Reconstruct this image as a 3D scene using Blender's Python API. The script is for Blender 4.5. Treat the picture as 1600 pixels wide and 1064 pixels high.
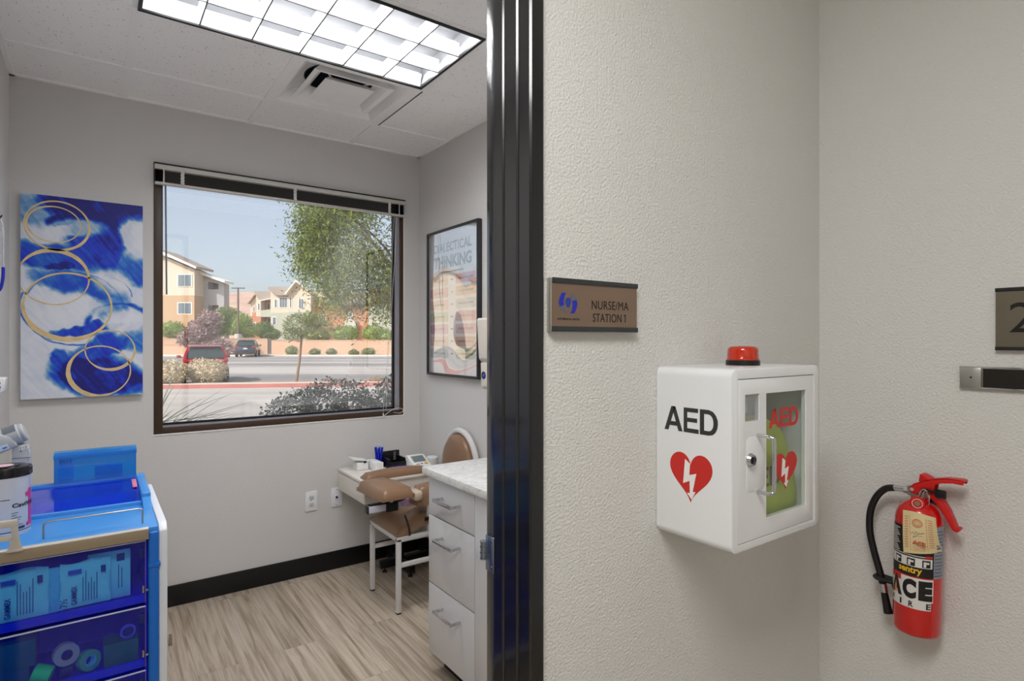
import bpy, bmesh, math, random
from mathutils import Vector, Matrix, noise

random.seed(7)
SC = bpy.context.scene
COL = SC.collection
PI = math.pi
rad = math.radians
for _o in list(bpy.data.objects):
    bpy.data.objects.remove(_o)

# ------------------------------------------------------------------ camera
EYE = 1.46
FOC = 905.0                       # focal length in pixels of the 1600 px wide frame
YAW = math.atan2(1260, 905)       # world +x lies this far to the right of the view axis
cam_data = bpy.data.cameras.new('camera')
cam_data.sensor_width = 36
cam_data.lens = FOC / 1600 * 36
cam_data.clip_start = 0.02
cam_data.clip_end = 3000
cam = bpy.data.objects.new('camera', cam_data)
COL.objects.link(cam)
cam.location = (0, 0, EYE)
cam.rotation_euler = (PI / 2, 0, YAW - PI / 2)
SC.camera = cam

# ------------------------------------------------------------------ view, sky, sun
SC.view_settings.view_transform = 'Standard'
SC.view_settings.look = 'None'
SC.view_settings.gamma = 1
SC.view_settings.use_curve_mapping = False
SC.view_settings.exposure = 0.0

SKY = 0.19
SUN = 4.7
ROOM_LIGHT = 22
HALL_LIGHT = 19
world = bpy.data.worlds.new('sky')
SC.world = world
world.use_nodes = True
wn = world.node_tree
wn.nodes.clear()
wo = wn.nodes.new('ShaderNodeOutputWorld')
wb = wn.nodes.new('ShaderNodeBackground')
ws = wn.nodes.new('ShaderNodeTexSky')
ws.sky_type = 'NISHITA'
ws.sun_disc = False
ws.sun_elevation = rad(42)
ws.sun_rotation = rad(250)
ws.altitude = 600
ws.air_density = 1.0
ws.dust_density = 4.0
ws.ozone_density = 2.0
wb.inputs['Strength'].default_value = SKY
wh = wn.nodes.new('ShaderNodeHueSaturation')       # desert haze: paler sky
wh.inputs['Saturation'].default_value = 0.52
wh.inputs['Value'].default_value = 1.3
wn.links.new(ws.outputs[0], wh.inputs['Color'])
wn.links.new(wh.outputs[0], wb.inputs[0])
wn.links.new(wb.outputs[0], wo.inputs[0])

sun_data = bpy.data.lights.new('sun', 'SUN')
sun_data.energy = SUN
sun_data.angle = rad(0.53)
sun_data.color = (1.0, 0.95, 0.89)
sun = bpy.data.objects.new('sun', sun_data)
COL.objects.link(sun)
to_sun = Vector((-0.80, -0.22, 0.72))
sun.rotation_euler = to_sun.to_track_quat('Z', 'Y').to_euler()
sun.location = (-20, -5, 30)


def area(name, loc, sx, sy, power, color):
    d = bpy.data.lights.new(name, 'AREA')
    d.shape = 'RECTANGLE'
    d.size = sx
    d.size_y = sy
    d.energy = power
    d.color = color
    o = bpy.data.objects.new(name, d)
    o.location = loc
    COL.objects.link(o)
    return o


# light given off by the lamps inside the two ceiling fixtures (radiance W/m2/sr * pi * area)
area('room_lamp_light', (0.735, 2.355, 2.795), 1.14, 0.54, ROOM_LIGHT * PI * 1.14 * 0.54 * 0.9, (0.99, 0.99, 1.0))
area('hall_lamp_light', (-0.25, 0.0, 2.735), 1.16, 0.56, HALL_LIGHT * PI * 1.16 * 0.56, (1.0, 0.985, 0.955))


# ------------------------------------------------------------------ materials
def lin(c):
    if isinstance(c, str):
        c = c.lstrip('#')
        c = tuple(int(c[i:i + 2], 16) for i in (0, 2, 4))
    out = []
    for v in c[:3]:
        v = v / 255.0
        out.append(v / 12.92 if v <= 0.04045 else ((v + 0.055) / 1.055) ** 2.4)
    return (out[0], out[1], out[2], 1.0)


MATS = {}


def P(name, col, rough=0.5, metal=0.0, bump=None, vary=None, coat=0.0, spec=0.5, trans=0.0, ior=1.45, emit=0.0):
    """principled material; bump=(scale, strength, distance), vary=(scale, amount)"""
    if name in MATS:
        return MATS[name]
    m = bpy.data.materials.new(name)
    m.use_nodes = True
    nt = m.node_tree
    b = nt.nodes['Principled BSDF']
    c = lin(col)
    b.inputs['Base Color'].default_value = c
    b.inputs['Roughness'].default_value = rough
    b.inputs['Metallic'].default_value = metal
    b.inputs['Coat Weight'].default_value = coat
    b.inputs['Coat Roughness'].default_value = 0.08
    b.inputs['Specular IOR Level'].default_value = spec
    b.inputs['Transmission Weight'].default_value = trans
    b.inputs['IOR'].default_value = ior
    if emit:
        b.inputs['Emission Color'].default_value = c
        b.inputs['Emission Strength'].default_value = emit
    if vary or bump:
        tc = nt.nodes.new('ShaderNodeTexCoord')
    if vary:
        n = nt.nodes.new('ShaderNodeTexNoise')
        n.inputs['Scale'].default_value = vary[0]
        n.inputs['Detail'].default_value = 4
        nt.links.new(tc.outputs['Object'], n.inputs['Vector'])
        r = nt.nodes.new('ShaderNodeMapRange')
        r.inputs['From Min'].default_value = 0.3
        r.inputs['From Max'].default_value = 0.7
        r.inputs['To Min'].default_value = 1 - vary[1]
        r.inputs['To Max'].default_value = 1 + vary[1]
        nt.links.new(n.outputs['Fac'], r.inputs['Value'])
        h = nt.nodes.new('ShaderNodeHueSaturation')
        h.inputs['Color'].default_value = c
        nt.links.new(r.outputs[0], h.inputs['Value'])
        nt.links.new(h.outputs[0], b.inputs['Base Color'])
    if bump:
        n = nt.nodes.new('ShaderNodeTexNoise')
        n.inputs['Scale'].default_value = bump[0]
        n.inputs['Detail'].default_value = 3
        nt.links.new(tc.outputs['Object'], n.inputs['Vector'])
        bp = nt.nodes.new('ShaderNodeBump')
        bp.inputs['Strength'].default_value = bump[1]
        bp.inputs['Distance'].default_value = bump[2]
        nt.links.new(n.outputs['Fac'], bp.inputs['Height'])
        nt.links.new(bp.outputs[0], b.inputs['Normal'])
    MATS[name] = m
    return m


def clear_mat(name, tint, gloss, diff=None, diff_w=0.0, rough=0.0, wave=None):
    """thin clear sheet: tinted see-through + mirror reflection (stronger at a glance) + some body colour"""
    m = bpy.data.materials.new(name)
    m.use_nodes = True
    nt = m.node_tree
    nt.nodes.clear()
    out = nt.nodes.new('ShaderNodeOutputMaterial')
    tr = nt.nodes.new('ShaderNodeBsdfTransparent')
    tr.inputs[0].default_value = tint
    gl = nt.nodes.new('ShaderNodeBsdfGlossy')
    gl.inputs['Color'].default_value = (1, 1, 1, 1)
    gl.inputs['Roughness'].default_value = rough
    lw = nt.nodes.new('ShaderNodeLayerWeight')
    lw.inputs['Blend'].default_value = 0.5
    mr = nt.nodes.new('ShaderNodeMapRange')
    mr.inputs['To Min'].default_value = gloss
    mr.inputs['To Max'].default_value = 1.0
    pw = nt.nodes.new('ShaderNodeMath')
    pw.operation = 'POWER'
    pw.inputs[1].default_value = 4.0
    nt.links.new(lw.outputs['Facing'], pw.inputs[0])
    nt.links.new(pw.outputs[0], mr.inputs['Value'])
    base = tr.outputs[0]
    if diff is not None:
        df = nt.nodes.new('ShaderNodeBsdfDiffuse')
        df.inputs[0].default_value = diff
        mx = nt.nodes.new('ShaderNodeMixShader')
        mx.inputs[0].default_value = diff_w
        nt.links.new(tr.outputs[0], mx.inputs[1])
        nt.links.new(df.outputs[0], mx.inputs[2])
        base = mx.outputs[0]
    m2 = nt.nodes.new('ShaderNodeMixShader')
    nt.links.new(mr.outputs[0], m2.inputs[0])
    nt.links.new(base, m2.inputs[1])
    nt.links.new(gl.outputs[0], m2.inputs[2])
    nt.links.new(m2.outputs[0], out.inputs[0])
    if wave:
        tc = nt.nodes.new('ShaderNodeTexCoord')
        n = nt.nodes.new('ShaderNodeTexNoise')
        n.inputs['Scale'].default_value = wave[0]
        n.inputs['Detail'].default_value = 0
        nt.links.new(tc.outputs['Object'], n.inputs['Vector'])
        bp = nt.nodes.new('ShaderNodeBump')
        bp.inputs['Strength'].default_value = wave[1]
        bp.inputs['Distance'].default_value = wave[2]
        nt.links.new(n.outputs['Fac'], bp.inputs['Height'])
        nt.links.new(bp.outputs[0], gl.inputs['Normal'])
    MATS[name] = m
    return m


# ------------------------------------------------------------------ mesh builder
class MB:
    def __init__(self):
        self.bm = bmesh.new()

    def _new(self, before):
        self.bm.verts.index_update()
        return [v for v in self.bm.verts if v not in before]

    def _mi(self, faces, mi):
        for f in faces:
            f.material_index = mi

    def box(self, x0, x1, y0, y1, z0, z1, bev=0.0, seg=2, mi=0, M=None):
        t = bmesh.new()
        bmesh.ops.create_cube(t, size=1)
        sx, sy, sz = abs(x1 - x0), abs(y1 - y0), abs(z1 - z0)
        for v in t.verts:
            v.co = Vector((v.co.x * sx, v.co.y * sy, v.co.z * sz))
        if bev > 0:
            bev = min(bev, 0.49 * min(sx, sy, sz))
            bmesh.ops.bevel(t, geom=list(t.edges), offset=bev, segments=seg, profile=0.5, affect='EDGES')
        c = Vector(((x0 + x1) / 2, (y0 + y1) / 2, (z0 + z1) / 2))
        for v in t.verts:
            v.co = v.co + c
        self._merge(t, mi, M)
        return self

    def _merge(self, t, mi=0, M=None):
        if M is not None:
            for v in t.verts:
                v.co = M @ v.co
        vm = {}
        for v in t.verts:
            vm[v] = self.bm.verts.new(v.co)
        for f in t.faces:
            try:
                nf = self.bm.faces.new([vm[v] for v in f.verts])
                nf.material_index = mi if mi is not None else f.material_index
            except ValueError:
                pass
        t.free()

    def prism(self, pts, axis, d0, d1, mi=0, bev=0.0, M=None):
        """polygon pts=[(a,b)...] extruded along axis; a,b are the other two axes in xyz order"""
        t = bmesh.new()

        def mk(p, d):
            a, b = p
            return {'x': (d, a, b), 'y': (a, d, b), 'z': (a, b, d)}[axis]
        lo = [t.verts.new(mk(p, d0)) for p in pts]
        hi = [t.verts.new(mk(p, d1)) for p in pts]
        n = len(pts)
        t.faces.new(lo)
        t.faces.new(hi)
        for i in range(n):
            t.faces.new((lo[i], lo[(i + 1) % n], hi[(i + 1) % n], hi[i]))
        bmesh.ops.recalc_face_normals(t, faces=list(t.faces))
        if bev > 0:
            bmesh.ops.bevel(t, geom=list(t.edges), offset=bev, segments=2, profile=0.5, affect='EDGES')
        self._merge(t, mi, M)
        return self

    def face(self, pts, mi=0):
        vs = [self.bm.verts.new(p) for p in pts]
        f = self.bm.faces.new(vs)
        f.material_index = mi
        return self

    def lathe(self, prof, c=(0, 0, 0), axis=(0, 0, 1), seg=32, mi=0, M=None):
        """prof=[(r,h)...] turned about an axis through c"""
        t = bmesh.new()
        rings = []
        for r, hh in prof:
            if r < 1e-6:
                rings.append([t.verts.new((0, 0, hh))])
            else:
                rings.append([t.verts.new((r * math.cos(2 * PI * i / seg), r * math.sin(2 * PI * i / seg), hh)) for i in range(seg)])
        for a, b in zip(rings[:-1], rings[1:]):
            if len(a) == 1 and len(b) == 1:
                continue
            for i in range(seg):
                j = (i + 1) % seg
                if len(a) == 1:
                    t.faces.new((a[0], b[j], b[i]))
                elif len(b) == 1:
                    t.faces.new((a[i], a[j], b[0]))
                else:
                    t.faces.new((a[i], a[j], b[j], b[i]))
        q = Vector(axis).normalized().to_track_quat('Z', 'Y').to_matrix().to_4x4()
        q = Matrix.Translation(Vector(c)) @ q
        if M is not None:
            q = M @ q
        bmesh.ops.recalc_face_normals(t, faces=list(t.faces))
        self._merge(t, mi, q)
        return self

    def cyl(self, p0, p1, r0, r1=None, seg=16, mi=0, M=None, bev=0.0):
        r1 = r0 if r1 is None else r1
        p0 = Vector(p0)
        p1 = Vector(p1)
        L = (p1 - p0).length
        if bev > 0:
            prof = [(0, 0), (r0 - bev, 0), (r0, bev), (r1, L - bev), (r1 - bev, L), (0, L)]
        else:
            prof = [(0, 0), (r0, 0), (r1, L), (0, L)]
        return self.lathe(prof, p0, p1 - p0, seg, mi, M)

    def tube(self, pts, r, seg=10, mi=0, M=None, rs=None, closed=False):
        t = bmesh.new()
        pts = [Vector(p) for p in pts]
        n = len(pts)
        rings = []
        up = None
        for i, p in enumerate(pts):
            if closed:
                d = pts[(i + 1) % n] - pts[i - 1]
            else:
                d = pts[min(i + 1, n - 1)] - pts[max(i - 1, 0)]
            d.normalize()
            if up is None:
                up = Vector((0, 0, 1)) if abs(d.z) < 0.9 else Vector((1, 0, 0))
            s = d.cross(up)
            if s.length < 1e-5:
                s = d.orthogonal()
            s.normalize()
            up = s.cross(d).normalized()
            rr = rs[i] if rs else r
            rings.append([t.verts.new(p + (s * math.cos(2 * PI * k / seg) + up * math.sin(2 * PI * k / seg)) * rr) for k in range(seg)])
        pairs = list(zip(rings[:-1], rings[1:]))
        if closed:
            pairs.append((rings[-1], rings[0]))
        for a, b in pairs:
            for k in range(seg):
                t.faces.new((a[k], a[(k + 1) % seg], b[(k + 1) % seg], b[k]))
        if not closed:
            t.faces.new(rings[0])
            t.faces.new(rings[-1])
        bmesh.ops.recalc_face_normals(t, faces=list(t.faces))
        self._merge(t, mi, M)
        return self

    def ball(self, c, rx, ry=None, rz=None, sub=2, mi=0, rough=0.0, seed=0):
        t = bmesh.new()
        bmesh.ops.create_icosphere(t, subdivisions=sub, radius=1)
        for v in t.verts:
            k = 1 + rough * noise.noise(v.co * 2.3 + Vector((seed, seed * 1.7, 0)))
            v.co = Vector((c[0] + v.co.x * rx * k, c[1] + v.co.y * (ry or rx) * k, c[2] + v.co.z * (rz or rx) * k))
        self._merge(t, mi)
        return self

    def leaves(self, n, fn, size, aspect=0.35, mi=0, rng=None, droop=0.0):
        """n small folded leaves at points fn(rng)"""
        rng = rng or random
        bm = self.bm
        for _ in range(n):
            p = Vector(fn(rng))
            d = Vector((rng.gauss(0, 1), rng.gauss(0, 1), rng.gauss(0, 0.8) - droop)).normalized()
            s = d.cross(Vector((rng.gauss(0, 1), rng.gauss(0, 1), rng.gauss(0, 1)))).normalized()
            L = size * rng.uniform(0.6, 1.25)
            w = L * aspect
            nn = d.cross(s) * w * 0.3
            a = bm.verts.new(p)
            b = bm.verts.new(p + d * L * 0.5 + s * w * 0.5 + nn)
            c = bm.verts.new(p + d * L)
            e = bm.verts.new(p + d * L * 0.5 - s * w * 0.5 + nn)
            f = bm.faces.new((a, b, c))
            g = bm.faces.new((a, c, e))
            f.material_index = g.material_index = mi
        return self

    def build(self, name, mats, parent=None, origin=None, smooth=35, kind=None, label=None):
        me = bpy.data.meshes.new(name)
        if parent is not None:
            org = Vector(parent['_org'])
        elif origin is not None:
            org = Vector(origin)
        else:
            org = Vector((0, 0, 0))
        if org.length > 0:
            for v in self.bm.verts:
                v.co = v.co - org
        self.bm.to_mesh(me)
        self.bm.free()
        if not isinstance(mats, (list, tuple)):
            mats = [mats]
        for m in mats:
            me.materials.append(m)
        if smooth:
            me.polygons.foreach_set('use_smooth', [True] * len(me.polygons))
            me.set_sharp_from_angle(angle=rad(smooth))
        o = bpy.data.objects.new(name, me)
        COL.objects.link(o)
        if parent is not None:
            o.parent = parent
        else:
            o.location = org
        o['_org'] = tuple(org)
        if kind:
            o['kind'] = kind
        if label:
            o['label'] = label
        return o


def struct(name, mb, m, origin=None, smooth=35):
    return mb.build(name, m, None, origin, smooth, kind='structure')


def thing(name, label, cat, loc=(0, 0, 0), group=None):
    o = bpy.data.objects.new(name, None)
    o.empty_display_size = 0.05
    o.location = loc
    COL.objects.link(o)
    o['_org'] = tuple(loc)
    o['label'] = label
    o['category'] = cat
    if group:
        o['group'] = group
    return o


def tag(o, label, cat, group=None, kind=None):
    o['label'] = label
    o['category'] = cat
    if group:
        o['group'] = group
    if kind:
        o['kind'] = kind
    return o


def copy_tree(o, parent=None):
    c = o.copy()
    COL.objects.link(c)
    if parent is not None:
        c.parent = parent
    for ch in [q for q in bpy.data.objects if q.parent == o]:
        copy_tree(ch, c)
    return c


def text_mesh(s, p0, right, up, w, h, name, m, parent, bold=0.0, depth=0.0003, spacing=1.0, bend=None, mirror=False):
    """lettering s fitted in the box that starts at p0 (bottom left) and spans right*w, up*h.
    bend=(cx, cy, r, ang0): wrap round a vertical cylinder instead, p0[2] gives the height"""
    cu = bpy.data.curves.new(name, 'FONT')
    cu.body = s
    cu.size = 1
    cu.offset = bold
    cu.space_character = spacing
    cu.resolution_u = 4
    tmp = bpy.data.objects.new(name, cu)
    COL.objects.link(tmp)
    bpy.context.view_layer.update()
    dg = bpy.context.evaluated_depsgraph_get()
    me = bpy.data.meshes.new_from_object(tmp.evaluated_get(dg))
    bpy.data.objects.remove(tmp)
    bm = bmesh.new()
    bm.from_mesh(me)
    bpy.data.meshes.remove(me)
    xs = [v.co.x for v in bm.verts]
    ys = [v.co.y for v in bm.verts]
    x0, x1, y0, y1 = min(xs), max(xs), min(ys), max(ys)
    for v in bm.verts:
        v.co.x = (v.co.x - x0) / (x1 - x0) * w
        v.co.y = (v.co.y - y0) / (y1 - y0) * h
        v.co.z = 0
    if bend:
        k = w
        n = max(4, int(w / 0.004))
        for i in range(1, n):
            geom = list(bm.verts) + list(bm.edges) + list(bm.faces)
            bmesh.ops.bisect_plane(bm, geom=geom, plane_co=(w * i / n, 0, 0), plane_no=(1, 0, 0))
        cx, cy, r, a0 = bend
        for v in bm.verts:
            a = a0 + v.co.x / r
            v.co = Vector((cx + r * math.cos(a), cy + r * math.sin(a), p0[2] + v.co.y))
    else:
        right = Vector(right).normalized()
        up = Vector(up).normalized()
        nrm = right.cross(up)
        r = bmesh.ops.extrude_face_region(bm, geom=list(bm.faces))
        for v in [g for g in r['geom'] if isinstance(g, bmesh.types.BMVert)]:
            v.co.z = depth
        for v in bm.verts:
            v.co = Vector(p0) + right * v.co.x + up * v.co.y + nrm * v.co.z
    mb = MB()
    mb.bm.free()
    mb.bm = bm
    for f in bm.faces:
        f.material_index = 0
    return mb.build(name, m, parent, smooth=0)


GLYPH = {
    'A': [[(0, 0), (0.22, 0), (0.60, 1), (0.39, 1)], [(0.78, 0), (1, 0), (0.61, 1), (0.50, 1), (0.50, 0.74)],
          [(0.29, 0.20), (0.71, 0.20), (0.66, 0.37), (0.345, 0.37)]],
    'E': [[(0, 0), (0.24, 0), (0.24, 1), (0, 1)], [(0.24, 0.83), (0.96, 0.83), (0.96, 1), (0.24, 1)],
          [(0.24, 0.43), (0.90, 0.43), (0.90, 0.60), (0.24, 0.60)], [(0.24, 0), (1, 0), (1, 0.17), (0.24, 0.17)]],
}
_o = [(0.24, 1.0), (0.52, 1.0), (0.74, 0.94), (0.90, 0.80), (0.99, 0.62), (1.0, 0.45), (0.96, 0.28), (0.86, 0.13), (0.72, 0.04), (0.52, 0.0), (0.24, 0.0)]
_i = [(0.24, 0.83), (0.50, 0.83), (0.62, 0.79), (0.70, 0.71), (0.75, 0.60), (0.76, 0.47), (0.74, 0.35), (0.68, 0.25), (0.60, 0.19), (0.50, 0.17), (0.24, 0.17)]
GLYPH['D'] = [[(0, 0), (0.24, 0), (0.24, 1), (0, 1)]] + [[_o[i], _o[i + 1], _i[i + 1], _i[i]] for i in range(len(_o) - 1)]


def block_text(s, p0, right, up, w, h, m, parent, depth=0.0004, gap=0.07):
    """heavy sans capitals (A, E, D) as thin raised print"""
    wid = {'A': 1.12, 'E': 0.88, 'D': 1.0}
    tot = sum(wid[c] for c in s) + gap * (len(s) - 1)
    right = Vector(right).normalized()
    up = Vector(up).normalized()
    nrm = right.cross(up)
    b = MB()
    x = 0
    for c in s:
        for poly in GLYPH[c]:
            lo = [Vector(p0) + right * ((x + px * wid[c]) / tot * w) + up * (py * h) for px, py in poly]
            hi = [q + nrm * depth for q in lo]
            b.face(hi)
            n = len(lo)
            for k in range(n):
                b.face([lo[k], lo[(k + 1) % n], hi[(k + 1) % n], hi[k]])
        x += wid[c] + gap
    return b.build('lettering', m, parent, smooth=0)


def arc(cx, cy, r, a0, a1, n):
    return [(cx + r * math.cos(rad(a0 + (a1 - a0) * i / n)), cy + r * math.sin(rad(a0 + (a1 - a0) * i / n))) for i in range(n + 1)]


def rrect(x0, x1, y0, y1, r, n=5):
    return (arc(x1 - r, y1 - r, r, 0, 90, n) + arc(x0 + r, y1 - r, r, 90, 180, n)
            + arc(x0 + r, y0 + r, r, 180, 270, n) + arc(x1 - r, y0 + r, r, 270, 360, n))


def spline(pts, n=8):
    """Catmull-Rom through the points"""
    pts = [Vector(p) for p in pts]
    out = []
    m = len(pts)
    for i in range(m - 1):
        p0, p1, p2, p3 = pts[max(i - 1, 0)], pts[i], pts[i + 1], pts[min(i + 2, m - 1)]
        for k in range(n):
            t = k / n
            out.append(0.5 * ((2 * p1) + (p2 - p0) * t + (2 * p0 - 5 * p1 + 4 * p2 - p3) * t * t + (3 * p1 - p0 - 3 * p2 + p3) * t ** 3))
    out.append(pts[-1])
    return out

# ================================================================== materials used below
def wall_mat(name, col, scale, strength, rough=0.75):
    return P(name, col, rough, bump=(scale, strength, 0.004), vary=(1.5, 0.012), spec=0.3)


m_wall = wall_mat('painted_wall', (209, 207, 205), 110, 0.22)
m_wall_hall = wall_mat('textured_hall_wall', (212, 211, 208), 170, 0.75)
m_white = P('white_paint', (232, 232, 230), 0.35)
m_black = P('black_plastic', (18, 18, 20), 0.35)
m_rubber = P('black_rubber', (22, 22, 23), 0.55)
m_chrome = P('chrome', (205, 205, 208), 0.16, 1.0)
m_steel = P('brushed_steel', (176, 172, 165), 0.32, 1.0)
m_base = P('black_baseboard', (14, 14, 16), 0.4)
m_dark = P('dark_recess', (25, 25, 27), 0.6)


def floor_mat():
    m = bpy.data.materials.new('wood_plank_vinyl')
    m.use_nodes = True
    nt = m.node_tree
    b = nt.nodes['Principled BSDF']
    b.inputs['Roughness'].default_value = 0.38
    L = nt.links.new
    tc = nt.nodes.new('ShaderNodeTexCoord')
    rot = nt.nodes.new('ShaderNodeMapping')
    rot.inputs['Rotation'].default_value = (0, 0, PI / 2)
    L(tc.outputs['Object'], rot.inputs['Vector'])
    br = nt.nodes.new('ShaderNodeTexBrick')
    br.offset = 0.37
    br.inputs['Scale'].default_value = 1
    br.inputs['Brick Width'].default_value = 1.2
    br.inputs['Row Height'].default_value = 0.18
    br.inputs['Mortar Size'].default_value = 0.0007
    br.inputs['Color1'].default_value = (0.0, 0.0, 0.0, 1)
    br.inputs['Color2'].default_value = (1, 1, 1, 1)
    br.inputs['Mortar'].default_value = (0.4, 0.4, 0.4, 1)
    L(rot.outputs[0], br.inputs['Vector'])
    sc = nt.nodes.new('ShaderNodeMapping')
    sc.inputs['Scale'].default_value = (38, 1.5, 1)
    L(tc.outputs['Object'], sc.inputs['Vector'])
    add = nt.nodes.new('ShaderNodeVectorMath')
    add.operation = 'MULTIPLY_ADD'
    add.inputs[1].default_value = (7, 7, 7)
    L(br.outputs['Color'], add.inputs[0])
    L(sc.outputs[0], add.inputs[2])
    n = nt.nodes.new('ShaderNodeTexNoise')
    n.inputs['Scale'].default_value = 1.1
    n.inputs['Detail'].default_value = 8
    n.inputs['Roughness'].default_value = 0.62
    n.inputs['Distortion'].default_value = 0.6
    L(add.outputs[0], n.inputs['Vector'])
    cr = nt.nodes.new('ShaderNodeValToRGB')
    e = cr.color_ramp.elements
    e[0].position = 0.26
    e[0].color = lin((118, 100, 82))
    e[1].position = 0.70
    e[1].color = lin((196, 184, 168))
    k = e.new(0.42)
    k.color = lin((158, 143, 125))
    k = e.new(0.53)
    k.color = lin((180, 167, 150))
    L(n.outputs['Fac'], cr.inputs['Fac'])
    hs = nt.nodes.new('ShaderNodeHueSaturation')
    mr = nt.nodes.new('ShaderNodeMapRange')
    mr.inputs['To Min'].default_value = 0.88
    mr.inputs['To Max'].default_value = 1.08
    L(br.outputs['Color'], mr.inputs['Value'])
    L(mr.outputs[0], hs.inputs['Value'])
    L(cr.outputs[0], hs.inputs['Color'])
    mx = nt.nodes.new('ShaderNodeMixRGB')
    mx.inputs['Color2'].default_value = lin((128, 115, 100))
    L(br.outputs['Fac'], mx.inputs['Fac'])
    L(hs.outputs[0], mx.inputs['Color1'])
    L(mx.outputs[0], b.inputs['Base Color'])
    bp = nt.nodes.new('ShaderNodeBump')
    bp.inputs['Strength'].default_value = 0.08
    bp.inputs['Distance'].default_value = 0.002
    L(n.outputs['Fac'], bp.inputs['Height'])
    L(bp.outputs[0], b.inputs['Normal'])
    return m


def tile_mat():
    m = bpy.data.materials.new('ceiling_tile')
    m.use_nodes = True
    nt = m.node_tree
    b = nt.nodes['Principled BSDF']
    b.inputs['Roughness'].default_value = 0.9
    L = nt.links.new
    tc = nt.nodes.new('ShaderNodeTexCoord')
    v = nt.nodes.new('ShaderNodeTexVoronoi')
    v.inputs['Scale'].default_value = 110
    L(tc.outputs['Object'], v.inputs['Vector'])
    n = nt.nodes.new('ShaderNodeTexNoise')
    n.inputs['Scale'].default_value = 60
    L(tc.outputs['Object'], n.inputs['Vector'])
    ad = nt.nodes.new('ShaderNodeMath')
    ad.operation = 'ADD'
    L(v.outputs['Distance'], ad.inputs[0])
    L(n.outputs['Fac'], ad.inputs[1])
    cr = nt.nodes.new('ShaderNodeValToRGB')
    cr.color_ramp.elements[0].position = 0.52
    cr.color_ramp.elements[0].color = lin((96, 95, 94))
    cr.color_ramp.elements[1].position = 0.60
    cr.color_ramp.elements[1].color = lin((252, 252, 251))
    L(ad.outputs[0], cr.inputs['Fac'])
    L(cr.outputs[0], b.inputs['Base Color'])
    bp = nt.nodes.new('ShaderNodeBump')
    bp.inputs['Strength'].default_value = 0.3
    bp.inputs['Distance'].default_value = 0.003
    L(cr.outputs[0], bp.inputs['Height'])
    L(bp.outputs[0], b.inputs['Normal'])
    return m


m_floor = floor_mat()
m_tile = tile_mat()

# ================================================================== room shell
XL, XR = -0.34, 1.84          # left and right walls of the nurse station
YB = 3.675                    # window wall
YH = 0.912                    # hall face of the wall with the cabinet
WT = 0.145                    # thickness of that wall
H = 2.74
HX0, HY0 = -2.6, -1.15        # far ends of the hallway
WX0, WX1, WZ0, WZ1 = 0.253, 1.717, 0.951, 2.419   # window opening

b = MB()
b.box(HX0 - 0.1, XR + 0.1, HY0 - 0.1, YB + 0.15, -0.12, 0)
struct('floor', b, m_floor)
b = MB()
b.box(XL - 0.1, WX0, YB, YB + 0.15, 0, H)
b.box(WX1, XR + 0.12, YB, YB + 0.15, 0, H)
b.box(WX0, WX1, YB, YB + 0.15, 0, WZ0)
b.box(WX0, WX1, YB, YB + 0.15, WZ1, H)
struct('wall_back', b, m_wall)
b = MB()
b.box(XL - 0.12, XL, YH + WT, YB, 0, H)
struct('wall_left', b, m_wall)
b = MB()
b.box(XR, XR + 0.12, YH, YB, 0, H)
struct('wall_right', b, m_wall)
b = MB()
b.box(XR, XR + 0.12, HY0, YH, 0, H)
struct('wall_hall_right', b, m_wall_hall)
DX0, DX1, DH = -0.262, 0.69, 2.44
b = MB()
b.box(DX1 + 0.012, XR, YH, YH + WT - 0.012, 0, H)
b.box(HX0, DX0 - 0.012, YH, YH + WT - 0.012, 0, H)
b.box(DX0 - 0.012, DX1 + 0.012, YH, YH + WT - 0.012, DH + 0.012, H)
struct('wall_front', b, m_wall_hall)
b = MB()
b.box(HX0 - 0.12, XR + 0.12, HY0 - 0.12, HY0, 0, H)
struct('wall_hall_back', b, m_wall_hall)
b = MB()
b.box(HX0 - 0.12, HX0, HY0, YH + WT, 0, H)
struct('wall_hall_left', b, m_wall_hall)

# baseboards
b = MB()
b.box(XL, XR, YB - 0.012, YB, 0, 0.115, bev=0.003)
struct('baseboard_back', b, m_base)
b = MB()
b.box(XR - 0.012, XR, YH + WT, YB - 0.012, 0, 0.115, bev=0.003)
struct('baseboard_right', b, m_base)
b = MB()
b.box(XL, XL + 0.012, YH + WT, YB - 0.012, 0, 0.115, bev=0.003)
struct('baseboard_left', b, m_base)

# ceiling: tiles with holes for the light and the air diffuser, roof slab above
GX = [-0.34, 0.125, 0.735, 1.345, 1.84]
GY = [YH + WT, 1.44, 2.05, 2.66, 3.27, YB]
b = MB()
for i in range(4):
    for j in range(5):
        if j == 2 and i in (1, 2):
            continue          # light
        if j == 3 and i == 2:
            continue          # diffuser
        x0, x1, y0, y1 = GX[i] + 0.001, GX[i + 1] - 0.001, GY[j] + 0.001, GY[j + 1] - 0.001
        b.box(x0, x1, y0, y1, H + 0.004, H + 0.02, bev=0.002, seg=1)
b.box(HX0, XR, HY0, -0.29, H, H + 0.02)
b.box(HX0, XR, 0.29, YH + WT, H, H + 0.02)
b.box(HX0, -0.84, -0.29, 0.29, H, H + 0.02)
b.box(0.34, XR, -0.29, 0.29, H, H + 0.02)
b.box(HX0 - 0.12, XR + 0.12, HY0 - 0.12, YB + 0.15, H + 0.26, H + 0.32)
struct('ceiling', b, m_tile)
m_grid = P('white_grid_metal', (250, 250, 249), 0.4)
b = MB()
W = 0.014
for x in GX[1:4]:
    for j in range(5):
        if j == 2 and x == GX[2]:
            continue
        b.box(x - W, x + W, GY[j], GY[j + 1], H - 0.002, H + 0.004)
for y in GY[1:5]:
    b.box(XL, XR, y - W, y + W, H - 0.003, H + 0.004)
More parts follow.
